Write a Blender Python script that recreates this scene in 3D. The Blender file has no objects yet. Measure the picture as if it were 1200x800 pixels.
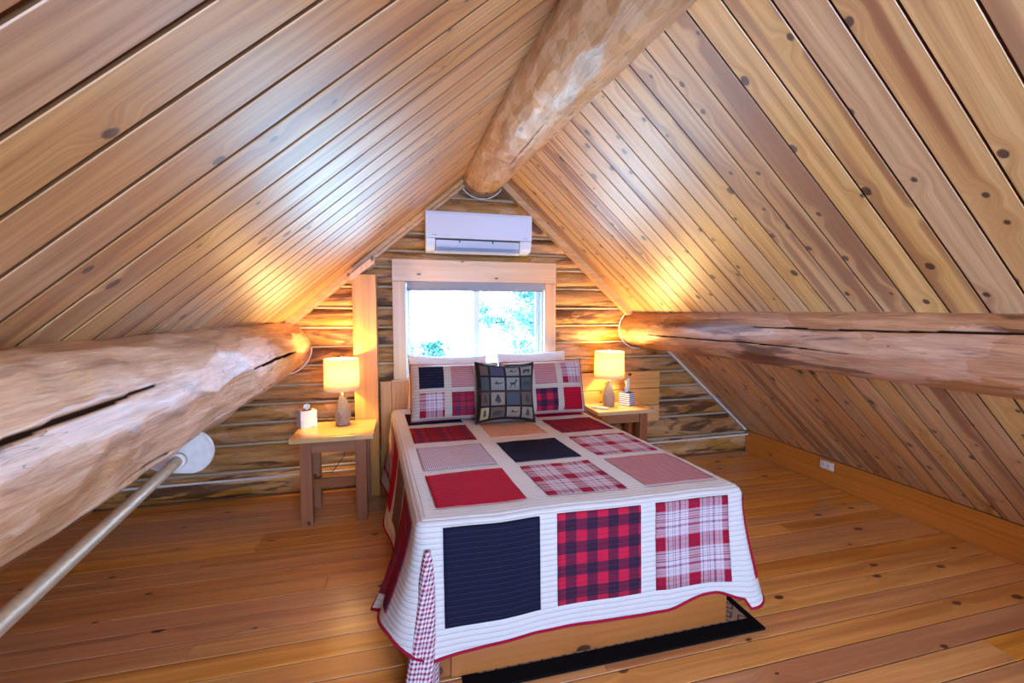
import bpy, bmesh, math, random
import numpy as np
from mathutils import Vector, Matrix, noise
random.seed(7)
S = bpy.context.scene
COL = S.collection
PI = math.pi

# ------------------------------------------------------------------ camera
YAW, PITCH = math.radians(14.0), math.radians(-3.9)
cd = bpy.data.cameras.new('camera'); cam = bpy.data.objects.new('camera', cd); COL.objects.link(cam)
cd.sensor_width = 36.0; cd.lens = 36.0 * 500.0 / 1200.0
cd.clip_start = 0.02; cd.clip_end = 300
cam.location = (0, 0, 1.5)
cam.rotation_euler = (PI / 2 + PITCH, 0, -YAW)
S.camera = cam

# ------------------------------------------------------------------ light
W = bpy.data.worlds.new('sky'); S.world = W; W.use_nodes = True
bg = W.node_tree.nodes['Background']
bg.inputs['Color'].default_value = (0.33, 0.56, 1.0, 1)
bg.inputs['Strength'].default_value = 42.0
S.view_settings.view_transform = 'Standard'
S.view_settings.look = 'None'
S.view_settings.gamma = 1.0
S.view_settings.exposure = 0.42
sd = bpy.data.lights.new('sun', 'SUN'); sun = bpy.data.objects.new('sun', sd); COL.objects.link(sun)
sd.energy = 20.0; sd.angle = math.radians(0.6); sd.color = (1.0, 0.93, 0.82)
sun.rotation_euler = (math.radians(28), math.radians(-38), 0)      # high, from the west side of the roof

WIN_X0, WIN_X1, WIN_Z0, WIN_Z1 = 0.0, 1.245, 0.93, 1.765
YW = 3.78                       # inner face of the gable wall
YR = -1.7                       # rear gable behind the camera
REAR = (-0.10, 1.50, 0.80, 1.85)  # opening of the added rear window, there for fill daylight


def portal(name, x0, x1, z0, z1, y, flip):
    l = bpy.data.lights.new(name, 'AREA'); l.shape = 'RECTANGLE'; l.size = x1 - x0; l.size_y = z1 - z0
    l.cycles.is_portal = True
    o = bpy.data.objects.new(name, l); COL.objects.link(o)
    o.location = ((x0 + x1) / 2, y, (z0 + z1) / 2)
    o.rotation_euler = (-PI / 2 if not flip else PI / 2, 0, 0)
    return o


portal('window_light_portal', WIN_X0, WIN_X1, WIN_Z0, WIN_Z1, YW + 0.19, False)
portal('fill_window_light_portal', REAR[0], REAR[1], REAR[2], REAR[3], YR - 0.08, True)
LAMP_W = 32.0
LAMP_COL = (1.0, 0.64, 0.22)

# ------------------------------------------------------------------ node helpers


class NT:
    def __init__(s, name):
        s.m = bpy.data.materials.new(name); s.m.use_nodes = True
        s.t = s.m.node_tree; s.t.nodes.clear()
        s.out = s.t.nodes.new('ShaderNodeOutputMaterial')

    def n(s, kind, **kw):
        nd = s.t.nodes.new('ShaderNode' + kind)
        for k, v in kw.items(): setattr(nd, k, v)
        return nd

    def put(s, sock, v):
        if isinstance(v, bpy.types.NodeSocket): s.t.links.new(v, sock)
        elif v is not None:
            if isinstance(v, (tuple, list)) and len(v) == 3 and sock.type == 'RGBA': v = (*v, 1)
            sock.default_value = v

    def math(s, op, a, b=None, c=None, clamp=False):
        nd = s.n('Math', operation=op); nd.use_clamp = clamp
        for i, v in enumerate((a, b, c)):
            if v is not None: s.put(nd.inputs[i], v)
        return nd.outputs[0]

    def vmath(s, op, a, b=None, scale=None):
        nd = s.n('VectorMath', operation=op)
        s.put(nd.inputs[0], a)
        if b is not None: s.put(nd.inputs[1], b)
        if scale is not None: s.put(nd.inputs['Scale'], scale)
        return nd.outputs[0]

    def sep(s, v):
        nd = s.n('SeparateXYZ'); s.put(nd.inputs[0], v); return nd.outputs

    def comb(s, x, y, z):
        nd = s.n('CombineXYZ')
        for i, v in enumerate((x, y, z)): s.put(nd.inputs[i], v)
        return nd.outputs[0]

    def noise(s, vec, scale=1.0, detail=3.0, rough=0.55, dist=0.0):
        nd = s.n('TexNoise'); s.put(nd.inputs['Vector'], vec)
        nd.inputs['Scale'].default_value = scale; nd.inputs['Detail'].default_value = detail
        nd.inputs['Roughness'].default_value = rough; nd.inputs['Distortion'].default_value = dist
        return nd.outputs['Fac']

    def mapr(s, v, a, b, c=0.0, d=1.0, smooth=False):
        nd = s.n('MapRange')
        if smooth: nd.interpolation_type = 'SMOOTHSTEP'
        s.put(nd.inputs[0], v)
        for i, q in enumerate((a, b, c, d)): s.put(nd.inputs[i + 1], q)
        return nd.outputs[0]

    def ramp(s, v, stops, const=False):
        nd = s.n('ValToRGB'); cr = nd.color_ramp
        if const: cr.interpolation = 'CONSTANT'
        while len(cr.elements) < len(stops): cr.elements.new(1.0)
        for e, (p, c) in zip(cr.elements, stops):
            e.position = p; e.color = (*c, 1)
        s.put(nd.inputs[0], v); return nd.outputs['Color']

    def mix(s, f, a, b, mode='MIX'):
        nd = s.n('Mix', data_type='RGBA', blend_type=mode)
        s.put(nd.inputs[0], f); s.put(nd.inputs[6], a); s.put(nd.inputs[7], b)
        return nd.outputs[2]

    def hsv(s, c, h=None, sat=None, v=None):
        nd = s.n('HueSaturation'); s.put(nd.inputs['Color'], c)
        if h is not None: s.put(nd.inputs['Hue'], h)
        if sat is not None: s.put(nd.inputs['Saturation'], sat)
        if v is not None: s.put(nd.inputs['Value'], v)
        return nd.outputs[0]

    def bump(s, h, strength=0.3, dist=0.005, normal=None):
        nd = s.n('Bump'); s.put(nd.inputs['Height'], h)
        nd.inputs['Strength'].default_value = strength; nd.inputs['Distance'].default_value = dist
        if normal is not None: s.put(nd.inputs['Normal'], normal)
        return nd.outputs[0]

    def bsdf(s, color, rough=0.5, normal=None, metal=0.0, coat=0.0, coat_rough=0.1, spec=0.5, **kw):
        nd = s.n('BsdfPrincipled')
        s.put(nd.inputs['Base Color'], color); s.put(nd.inputs['Roughness'], rough)
        nd.inputs['Metallic'].default_value = metal
        nd.inputs['Coat Weight'].default_value = coat; nd.inputs['Coat Roughness'].default_value = coat_rough
        nd.inputs['Specular IOR Level'].default_value = spec
        if normal is not None: s.put(nd.inputs['Normal'], normal)
        for k, v in kw.items(): s.put(nd.inputs[k.replace('_', ' ')], v)
        s.t.links.new(nd.outputs[0], s.out.inputs[0]); return nd


def wood_coords(N, axis, rnd_scale=40.0):
    tc = N.n('TexCoord').outputs['Object']
    x, y, z = N.sep(tc)[:3]
    a, b, c = {'X': (x, y, z), 'Y': (y, x, z), 'Z': (z, x, y), 'XZ': (x, z, y), 'YZ': (y, z, x), 'ZY': (z, y, x)}[axis]
    r = N.n('ObjectInfo').outputs['Random']
    off = N.math('MULTIPLY', r, rnd_scale)
    off2 = N.math('MULTIPLY', r, rnd_scale * 2.37)
    return N.math('ADD', a, off), N.math('ADD', b, off2), c, r


def pine(name, light, dark, knot=(0.035, 0.010, 0.006), axis='X', rough=0.38, coat=0.35, coat_rough=0.3,
         knots=0.55, vary=0.16, heart=None, hearta=0.45, cell=(4.2, 5.5), bumpk=0.12):
    """varnished knotty pine; grain along the given object axis"""
    N = NT(name)
    a, b, c, r = wood_coords(N, axis)
    # knots
    kv = N.comb(N.math('MULTIPLY', a, cell[0]), N.math('MULTIPLY', b, cell[1]), 0.0)
    vo = N.n('TexVoronoi', voronoi_dimensions='2D'); N.put(vo.inputs['Vector'], kv); vo.inputs['Scale'].default_value = 1.0
    vo.inputs['Randomness'].default_value = 0.9
    d = vo.outputs['Distance']; vc = N.sep(vo.outputs['Color'])
    active = N.math('LESS_THAN', vc[0], knots)
    wob = N.noise(N.comb(N.math('MULTIPLY', a, 30.0), N.math('MULTIPLY', b, 40.0), 0.0), 1.0, 2.0)
    d = N.math('ADD', d, N.mapr(wob, 0, 1, -0.022, 0.022))
    rad = N.mapr(vc[1], 0, 1, 0.022, 0.085)
    kmask = N.math('MULTIPLY', N.mapr(N.math('SUBTRACT', d, rad), -0.004, 0.022, 1.0, 0.0), active)
    halo = N.math('MULTIPLY', N.mapr(d, 0.05, 0.34, 1.0, 0.0, True), active)
    # grain bent round the knots
    b2 = N.math('ADD', b, N.math('MULTIPLY', halo, 0.03))
    warp = N.noise(N.comb(N.math('MULTIPLY', a, 1.1), N.math('MULTIPLY', b, 4.0), c), 1.0, 2.0)
    b3 = N.math('ADD', b2, N.math('MULTIPLY', warp, 0.06))
    g1 = N.noise(N.comb(N.math('MULTIPLY', a, 0.7), N.math('MULTIPLY', b3, 34.0), N.math('MULTIPLY', c, 34.0)), 1.0, 4.0, 0.6)
    g2 = N.noise(N.comb(N.math('MULTIPLY', a, 4.0), N.math('MULTIPLY', b3, 190.0), N.math('MULTIPLY', c, 120.0)), 1.0, 2.0, 0.6)
    f = N.math('ADD', N.mapr(g1, 0.34, 0.7, 0.0, 0.85), N.mapr(g2, 0.35, 0.75, 0.0, 0.3), clamp=True)
    col = N.mix(f, light, dark)
    if heart:
        hw = N.noise(N.comb(N.math('MULTIPLY', a, 0.35), N.math('MULTIPLY', b2, 9.0), 0.0), 1.0, 2.0, 0.5)
        col = N.mix(N.math('MULTIPLY', N.mapr(hw, 0.52, 0.6, 0.0, 1.0, True), hearta), col, heart)
    col = N.mix(N.math('MULTIPLY', halo, 0.28), col, dark)
    col = N.mix(N.math('MULTIPLY', kmask, 0.9), col, knot)
    wn = N.n('TexWhiteNoise', noise_dimensions='1D'); N.put(wn.inputs['W'], N.math('MULTIPLY', r, 91.7))
    r2 = wn.outputs['Value']
    col = N.hsv(col, N.mapr(r2, 0, 1, 0.492, 0.503), N.mapr(r, 0, 1, 0.92, 1.08), N.mapr(r2, 0, 1, 1 - vary, 1 + vary))
    nrm = N.bump(N.math('ADD', g1, N.math('MULTIPLY', g2, 0.6)), bumpk, 0.002)
    N.bsdf(col, rough, nrm, coat=coat, coat_rough=coat_rough)
    return N.m


def rawlog(name, light, mid, dark, axis='Y', rough=0.5, coat=0.25, streak=0.5, fine=1.0, stain=(0.57, 0.66), coat_rough=0.3, chip=(3.0, 7.0)):
    """peeled / hewn log timber with streaks and tool marks; attribute 'crack' darkens the checks"""
    N = NT(name)
    a, b, c, r = wood_coords(N, axis, 17.0)
    w = N.noise(N.comb(N.math('MULTIPLY', a, 1.6), N.math('MULTIPLY', b, 5.0), N.math('MULTIPLY', c, 5.0)), 1.0, 3.0)
    wo = N.math('MULTIPLY', w, 0.5)
    g1 = N.noise(N.comb(N.math('MULTIPLY', a, 2.2), N.math('ADD', N.math('MULTIPLY', b, 22.0), wo), N.math('ADD', N.math('MULTIPLY', c, 22.0), wo)), 1.0, 5.0, 0.62, 0.4)
    g2 = N.noise(N.comb(N.math('MULTIPLY', a, 9.0), N.math('MULTIPLY', b, 120.0), N.math('MULTIPLY', c, 120.0)), 1.0, 3.0, 0.6)
    big = N.noise(N.comb(N.math('MULTIPLY', a, 1.3), N.math('MULTIPLY', b, 7.0), N.math('MULTIPLY', c, 7.0)), 1.0, 4.0, 0.6, 0.8)
    col = N.mix(N.mapr(g1, 0.36, 0.66), light, mid)
    col = N.mix(N.math('MULTIPLY', N.mapr(g2, 0.45, 0.75), 0.35 * fine), col, dark)
    col = N.mix(N.math('MULTIPLY', N.mapr(big, stain[0], stain[1], 0, 1, True), streak), col, dark)
    ck = N.noise(N.comb(N.math('MULTIPLY', a, 1.5), N.math('MULTIPLY', b, 30.0), N.math('MULTIPLY', c, 30.0)), 1.0, 2.0, 0.4, 0.3)
    line = N.mapr(N.math('ABSOLUTE', N.math('SUBTRACT', ck, 0.5)), 0.0, 0.006, 1.0, 0.0)
    gate = N.mapr(N.noise(N.comb(N.math('MULTIPLY', a, 1.2), N.math('MULTIPLY', b, 9.0), N.math('MULTIPLY', c, 9.0)), 1.0, 1.0), 0.52, 0.58)
    col = N.mix(N.math('MULTIPLY', N.math('MULTIPLY', line, gate), 0.75), col, (0.05, 0.02, 0.01))
    vo = N.n('TexVoronoi'); N.put(vo.inputs['Vector'], N.comb(N.math('MULTIPLY', a, 3.2), N.math('MULTIPLY', b, 6.5), N.math('MULTIPLY', c, 6.5)))
    vo.inputs['Scale'].default_value = 1.0
    kd = N.math('MULTIPLY', N.mapr(vo.outputs['Distance'], 0.06, 0.13, 1.0, 0.0), N.math('LESS_THAN', N.sep(vo.outputs['Color'])[0], 0.35))
    col = N.mix(N.math('MULTIPLY', kd, 0.85), col, (0.10, 0.035, 0.015))
    at = N.n('Attribute'); at.attribute_name = 'crack'
    col = N.mix(at.outputs['Fac'], col, (0.03, 0.012, 0.006))
    wx = N.noise(N.comb(N.math('MULTIPLY', a, 6.0), N.math('MULTIPLY', b, 14.0), N.math('MULTIPLY', c, 14.0)), 1.0, 3.0)
    v2 = N.n('TexVoronoi'); N.put(v2.inputs['Vector'], N.comb(N.math('ADD', N.math('MULTIPLY', a, chip[0]), wx), N.math('ADD', N.math('MULTIPLY', b, chip[1]), wx), N.math('MULTIPLY', c, chip[1]))); v2.inputs['Scale'].default_value = 1.0
    cv = N.sep(v2.outputs['Color'])[0]
    col = N.hsv(col, None, N.mapr(cv, 0, 1, 1.12, 0.9), N.math('MULTIPLY', N.mapr(r, 0, 1, 0.88, 1.12), N.mapr(cv, 0, 1, 0.80, 1.13)))
    h = N.math('ADD', N.math('MULTIPLY', g1, 1.0), N.math('MULTIPLY', big, 1.2))
    h = N.math('ADD', N.math('ADD', h, N.math('MULTIPLY', g2, 0.2)), N.math('MULTIPLY', cv, 0.7))
    b_ = N.bsdf(col, rough, N.bump(h, 0.8, 0.009), coat=coat, coat_rough=coat_rough)
    N.put(b_.inputs['Coat Weight'], N.math('MULTIPLY', N.math('SUBTRACT', 1.0, at.outputs['Fac']), coat)); N.put(b_.inputs['Specular IOR Level'], N.math('MULTIPLY', N.math('SUBTRACT', 1.0, at.outputs['Fac']), 0.4))
    return N.m


def plain(name, color, rough=0.5, metal=0.0, coat=0.0, nz=0.0, nscale=40.0, spec=0.5, **kw):
    N = NT(name)
    tc = N.n('TexCoord').outputs['Object']
    f = N.noise(tc, nscale, 3.0)
    c2 = tuple(max(0, v * (1 - 0.12)) for v in color)
    N.bsdf(N.mix(N.mapr(f, 0.35, 0.65), color, c2), rough, N.bump(f, nz, 0.003) if nz else None, metal=metal, coat=coat, spec=spec, **kw)
    return N.m


# fabric: UV in metres.  bands = ramp stops over one period
def cloth(name, base, period=None, ub=None, vb=None, quilt=0.022, mixf=0.5, weave=0.25, noise_c=0.1, rough=0.85, mode='MIX'):
    N = NT(name)
    uv = N.n('UVMap').outputs[0]
    u, v = N.sep(uv)[:2]
    wv = N.noise(N.vmath('SCALE', uv, scale=420.0), 1.0, 2.0)
    wu = N.noise(N.comb(N.math('MULTIPLY', u, 60.0), N.math('MULTIPLY', v, 260.0), 0.0), 1.0, 2.0)
    if ub:
        cu = N.ramp(N.math('FRACT', N.math('DIVIDE', u, period)), ub, True)
        cv = N.ramp(N.math('FRACT', N.math('DIVIDE', v, period)), vb or ub, True)
        col = N.mix(mixf, cu, cv, mode)
    else:
        col = N.mix(0.0, base, base)
    col = N.mix(N.math('MULTIPLY', N.mapr(wv, 0.3, 0.7), noise_c), col, (0.02, 0.02, 0.02))
    # channel quilting: rows of stitching along u
    ph = N.math('FRACT', N.math('DIVIDE', N.math('ADD', v, N.math('MULTIPLY', N.noise(N.vmath('SCALE', uv, scale=9.0), 1.0, 2.0), 0.006)), quilt))
    dd = N.math('ABSOLUTE', N.math('SUBTRACT', ph, 0.5))
    puff = N.math('POWER', N.math('SUBTRACT', 1.0, N.math('MULTIPLY', dd, 2.0), clamp=True), 0.45)
    col = N.mix(N.math('MULTIPLY', N.mapr(dd, 0.40, 0.5), 0.38), col, (0.1, 0.07, 0.06))
    h = N.math('ADD', puff, N.math('MULTIPLY', wu, 0.45))
    nrm = N.bump(h, 0.75, 0.005)
    nrm = N.bump(wv, weave, 0.0008, nrm)
    N.bsdf(col, rough, nrm, spec=0.03)
    return N.m


# ------------------------------------------------------------------ mesh helpers
def tag(o, label=None, cat=None, group=None, kind=None):
    if label: o['label'] = label
    if cat: o['category'] = cat
    if group: o['group'] = group
    if kind: o['kind'] = kind
    return o


def world_off(p):
    v = Vector((0, 0, 0))
    while p is not None:
        v += p.location; p = p.parent
    return v


def link(name, me, mats, parent=None, smooth=False, loc=None):
    """mesh given in world coordinates; re-based on loc (top level) or on its parent's origin"""
    o = bpy.data.objects.new(name, me); COL.objects.link(o)
    if mats is not None:
        for m in (mats if isinstance(mats, (list, tuple)) else [mats]): me.materials.append(m)
    base = world_off(parent)
    me.transform(Matrix.Translation(-(base + (Vector(loc) if loc is not None else Vector((0, 0, 0))))))
    if loc is not None: o.location = Vector(loc)
    if parent is not None: o.parent = parent
    if smooth:
        me.polygons.foreach_set('use_smooth', [True] * len(me.polygons))
    return o


def from_bm(name, bm, mats, parent=None, smooth=False, loc=None, recalc=True):
    if recalc: bmesh.ops.recalc_face_normals(bm, faces=bm.faces)
    me = bpy.data.meshes.new(name); bm.to_mesh(me); bm.free()
    return link(name, me, mats, parent, smooth, loc)


def from_arrays(name, V, F, mats, parent=None, smooth=True, loc=None, uv=None):
    me = bpy.data.meshes.new(name)
    me.from_pydata([tuple(map(float, v)) for v in V], [], [tuple(f) for f in F]); me.update()
    if uv is not None:
        ul = me.uv_layers.new(name='UVMap')
        for lp in me.loops: ul.data[lp.index].uv = uv[lp.vertex_index]
    return link(name, me, mats, parent, smooth, loc)


def empty(name, loc, label=None, cat=None, group=None, kind=None):
    o = bpy.data.objects.new(name, None); COL.objects.link(o); o.location = loc
    o.empty_display_size = 0.05
    return tag(o, label, cat, group, kind)


def box(bm, x0, x1, y0, y1, z0, z1, bev=0.0, M=None):
    r = bmesh.ops.create_cube(bm, size=1.0)
    vs = r['verts']
    for v in vs:
        v.co = Vector((x0 + (v.co.x + .5) * (x1 - x0), y0 + (v.co.y + .5) * (y1 - y0), z0 + (v.co.z + .5) * (z1 - z0)))
    if bev > 0:
        es = list({e for v in vs for e in v.link_edges})
        g = bmesh.ops.bevel(bm, geom=es, offset=bev, segments=2, affect='EDGES', profile=0.6)
        vs = list({v for f in g['faces'] for v in f.verts} | {v for v in vs if v.is_valid})
    if M is not None:
        for v in vs: v.co = M @ v.co
    return vs


def bx(name, x0, x1, y0, y1, z0, z1, mat, parent=None, bev=0.003, loc=None, M=None, smooth=False):
    bm = bmesh.new(); box(bm, x0, x1, y0, y1, z0, z1, bev, M)
    return from_bm(name, bm, mat, parent, smooth, loc)


def lathe(prof, cx, cy, seg=32, cap=False):
    """prof: list of (r,z)"""
    V = []; F = []
    for r, z in prof:
        for i in range(seg):
            a = 2 * PI * i / seg
            V.append((cx + r * math.cos(a), cy + r * math.sin(a), z))
    for j in range(len(prof) - 1):
        for i in range(seg):
            k = (i + 1) % seg
            F.append((j * seg + i, j * seg + k, (j + 1) * seg + k, (j + 1) * seg + i))
    if cap:
        F.append(tuple(range(seg - 1, -1, -1))); F.append(tuple((len(prof) - 1) * seg + i for i in range(seg)))
    return V, F


def tube(path, r, seg=12):
    V = []; F = []
    n = len(path); P = [Vector(p) for p in path]
    up = Vector((0.13, 0.31, 0.94))
    for i, p in enumerate(P):
        t = (P[min(i + 1, n - 1)] - P[max(i - 1, 0)]).normalized()
        a = t.cross(up).normalized(); b = t.cross(a)
        for k in range(seg):
            q = 2 * PI * k / seg
            V.append(p + (a * math.cos(q) + b * math.sin(q)) * r)
    for i in range(n - 1):
        for k in range(seg):
            m = (k + 1) % seg
            F.append((i * seg + k, i * seg + m, (i + 1) * seg + m, (i + 1) * seg + k))
    F.append(tuple(range(seg))); F.append(tuple((n - 1) * seg + k for k in range(seg - 1, -1, -1)))
    return V, F


# ------------------------------------------------------------------ materials
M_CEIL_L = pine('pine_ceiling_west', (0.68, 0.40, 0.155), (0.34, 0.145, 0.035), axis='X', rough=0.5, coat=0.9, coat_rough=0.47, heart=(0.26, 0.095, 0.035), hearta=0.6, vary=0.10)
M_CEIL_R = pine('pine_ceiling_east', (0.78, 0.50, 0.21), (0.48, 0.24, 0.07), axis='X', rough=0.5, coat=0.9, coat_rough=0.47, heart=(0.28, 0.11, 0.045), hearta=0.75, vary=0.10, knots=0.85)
M_FLOOR = pine('pine_floor', (0.82, 0.385, 0.105), (0.55, 0.20, 0.035), axis='X', rough=0.34, coat=0.85, coat_rough=0.24, knots=0.35, heart=(0.32, 0.085, 0.02), hearta=0.35, vary=0.13, cell=(2.6, 5.0))
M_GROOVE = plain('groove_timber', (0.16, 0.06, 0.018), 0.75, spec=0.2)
M_SUBFLOOR = plain('subfloor_timber', (0.10, 0.035, 0.012), 0.7)
M_TRIM = pine('pine_trim', (0.80, 0.50, 0.26), (0.64, 0.35, 0.15), axis='XZ', rough=0.4, knots=0.3, vary=0.04, cell=(3.0, 6.0))
M_TRIM_V = pine('pine_trim_upright', (0.80, 0.50, 0.26), (0.64, 0.35, 0.15), axis='Z', rough=0.4, knots=0.3, vary=0.04, cell=(3.0, 6.0))
M_GOLD_V = pine('golden_pine_upright', (0.74, 0.38, 0.11), (0.56, 0.23, 0.055), axis='Z', rough=0.4, knots=0.4, vary=0.05)
M_GOLD_X = pine('golden_pine_flat', (0.76, 0.42, 0.14), (0.58, 0.26, 0.07), axis='XZ', rough=0.4, knots=0.35, vary=0.06)
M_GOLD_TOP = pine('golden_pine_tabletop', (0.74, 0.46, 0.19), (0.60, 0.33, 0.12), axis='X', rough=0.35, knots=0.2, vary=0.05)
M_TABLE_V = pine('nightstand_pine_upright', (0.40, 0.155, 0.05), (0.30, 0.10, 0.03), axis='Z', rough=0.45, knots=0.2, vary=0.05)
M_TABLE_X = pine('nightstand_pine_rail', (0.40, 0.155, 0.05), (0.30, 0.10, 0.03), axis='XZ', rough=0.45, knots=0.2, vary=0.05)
M_BASE = pine('pine_baseboard', (0.64, 0.24, 0.06), (0.46, 0.15, 0.03), axis='YZ', rough=0.38, knots=0.3, vary=0.05)
M_BED = pine('bed_frame_pine', (0.52, 0.18, 0.045), (0.38, 0.115, 0.025), axis='XZ', rough=0.4, knots=0.7, vary=0.03, cell=(2.6, 5.0))
M_BED_Y = pine('bed_frame_pine_side', (0.52, 0.18, 0.045), (0.38, 0.115, 0.025), axis='YZ', rough=0.4, knots=0.5, vary=0.03)
M_BED_Z = pine('bed_frame_pine_leg', (0.40, 0.15, 0.05), (0.30, 0.10, 0.03), axis='Z', rough=0.4, knots=0.2, vary=0.03)
M_LOG = rawlog('peeled_purlin_log', (0.76, 0.51, 0.30), (0.52, 0.27, 0.12), (0.20, 0.07, 0.03), 'Y', 0.55, 0.22, 0.5)
M_LOG_R = rawlog('peeled_purlin_log_east', (0.66, 0.34, 0.16), (0.42, 0.16, 0.065), (0.10, 0.03, 0.014), 'Y', 0.55, 0.22, 0.75, stain=(0.55, 0.62))
M_RIDGE = rawlog('hewn_ridge_log', (0.74, 0.52, 0.30), (0.56, 0.32, 0.15), (0.26, 0.11, 0.05), 'Y', 0.5, 0.3, 0.35, chip=(14.0, 16.0))
M_WALLLOG = rawlog('hewn_wall_log', (0.66, 0.34, 0.11), (0.42, 0.17, 0.045), (0.085, 0.026, 0.010), 'X', 0.6, 0.1, 0.85, stain=(0.52, 0.60))
M_CHINK = plain('chinking', (0.52, 0.39, 0.25), 0.8, nz=0.3)
M_LINE = plain('pale_rope_trim', (0.82, 0.74, 0.62), 0.6)
M_BACKING = plain('wall_backing', (0.10, 0.06, 0.035), 0.9)
M_ROOF = plain('roof_deck', (0.16, 0.08, 0.035), 0.9)
M_VINYL = plain('white_vinyl', (0.80, 0.82, 0.83), 0.35)
M_AC = plain('gloss_white_plastic', (0.70, 0.76, 0.86), 0.25, coat=0.3, nscale=0.5)
M_AC_IN = plain('vent_dark', (0.05, 0.06, 0.09), 0.5)
M_AC_LV = plain('vent_flap_plastic', (0.55, 0.63, 0.76), 0.3, nscale=0.5)
M_SHADEROLL = plain('grey_roller_fabric', (0.34, 0.34, 0.37), 0.8, nz=0.2, nscale=200)
M_BRASS = plain('satin_rod_metal', (0.52, 0.40, 0.25), 0.5, metal=0.4)
M_BRKT = plain('painted_bracket', (0.66, 0.60, 0.52), 0.5)
M_PLUG = plain('almond_plastic', (0.80, 0.74, 0.60), 0.4)
M_SLOT = plain('socket_slot', (0.06, 0.05, 0.04), 0.6)
M_CORD = plain('dark_cord', (0.05, 0.04, 0.03), 0.5)
M_LAMPB = plain('lamp_faceted_resin', (0.28, 0.22, 0.17), 0.42, nz=0.2)
M_BRASS2 = plain('brushed_lamp_neck', (0.66, 0.62, 0.52), 0.3, metal=0.9)
M_WHITE = plain('white_cotton', (0.80, 0.80, 0.82), 0.9, nz=0.1)
M_TISSUE = plain('tissue_paper', (0.88, 0.87, 0.84), 0.9)
M_REMOTE = plain('remote_shell', (0.78, 0.76, 0.68), 0.4)
M_RUG = plain('rug_dark_border', (0.008, 0.006, 0.006), 1.0, nz=0.4, nscale=300, spec=0.05)
M_MATT = plain('mattress_ticking', (0.62, 0.56, 0.62), 0.9)

CREAM, RED, NAVY, BLACK, BURG = (0.70, 0.62, 0.54), (0.44, 0.006, 0.022), (0.012, 0.013, 0.032), (0.012, 0.012, 0.03), (0.22, 0.015, 0.035)
F_CREAM = cloth('quilt_cream', (0.72, 0.65, 0.57))
F_CREAM_SHADE = cloth('sham_cream_shaded', (0.56, 0.45, 0.35))  # quilt cream made darker: shade on the shams put into the colour
F_RED = cloth('patch_red', RED)
F_NAVY = cloth('patch_navy', NAVY, noise_c=0.3)
F_BROWN = cloth('patch_brown', (0.20, 0.11, 0.09))
F_ORANGE = cloth('patch_orange_check', None, 0.006, [(0, (0.62, 0.24, 0.12)), (0.5, (0.72, 0.42, 0.28))])
F_BUFF = cloth('patch_buffalo_check', None, 0.096, [(0, (0.76, 0.13, 0.22)), (0.5, (0.21, 0.13, 0.19))], mixf=1.0, mode='MULTIPLY')
F_DPLAID = cloth('patch_dark_plaid', None, 0.15, [(0, (0.30, 0.012, 0.03)), (0.28, (0.10, 0.03, 0.07)), (0.5, (0.36, 0.03, 0.04)), (0.72, (0.06, 0.02, 0.05)), (0.8, (0.32, 0.02, 0.04))])
F_HOUND = cloth('patch_houndstooth', None, 0.0095, [(0, (0.20, 0.02, 0.05)), (0.42, (0.74, 0.62, 0.60))], mixf=0.5)
F_PINK = cloth('patch_pink_stripe', None, 0.012, [(0, (0.50, 0.22, 0.20)), (0.5, (0.50, 0.22, 0.20))], [(0, (0.30, 0.03, 0.05)), (0.5, (0.62, 0.36, 0.33))], mixf=0.6)
WH = (0.66, 0.54, 0.54)
tl = [(0, (0.36, 0.008, 0.03)), (0.17, (0.22, 0.02, 0.05)), (0.20, (0.36, 0.008, 0.03)), (0.34, WH), (0.40, (0.06, 0.05, 0.12)), (0.425, WH),
      (0.54, (0.40, 0.10, 0.16)), (0.56, WH), (0.60, (0.08, 0.05, 0.12)), (0.62, WH), (0.72, (0.30, 0.10, 0.18)), (0.78, WH), (0.90, (0.45, 0.22, 0.28)), (0.92, WH)]
F_TARTAN = cloth('patch_light_tartan', None, 0.175, tl)
F_GING = cloth('lining_gingham', None, 0.018, [(0, (0.30, 0.02, 0.05)), (0.5, (0.80, 0.70, 0.68))], quilt=0.05, rough=0.85)
F_BIND = cloth('binding_red', (0.34, 0.008, 0.03))

# ------------------------------------------------------------------ planks
RX, RZ = 0.69, 2.80             # ridge line
ML, MR = 0.85, 0.90             # slopes
KXL, KXR = -2.30, 3.54          # knee board faces


def zl(x): return RZ + ML * (x - RX)
def zr(x): return RZ - MR * (x - RX)


def plank_mesh(name, L, w, t, ch, gap, mat, one_side=True):
    """x along 0..L, y width, z 0 (seen face) .. t"""
    h = w / 2 - gap / 2
    prof = [(-h, t), (-h, ch), (-h + ch * 0.8, 0), (h - ch * 0.8, 0), (h, ch), (h, t)]
    V = []; F = []
    for x in (0, L):
        for y, z in prof: V.append((x, y, z))
    n = len(prof)
    for i in range(n):
        j = (i + 1) % n
        F.append((i, i + n, j + n, j))
    F.append(tuple(range(n))); F.append(tuple(range(2 * n - 1, n - 1, -1)))
    me = bpy.data.meshes.new(name); me.from_pydata(V, [], F); me.update()
    bm = bmesh.new(); bm.from_mesh(me); bmesh.ops.recalc_face_normals(bm, faces=bm.faces); bm.to_mesh(me); bm.free()
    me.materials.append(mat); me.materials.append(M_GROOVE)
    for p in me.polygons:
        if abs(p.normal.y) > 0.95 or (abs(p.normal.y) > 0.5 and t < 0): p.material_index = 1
    return me


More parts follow.
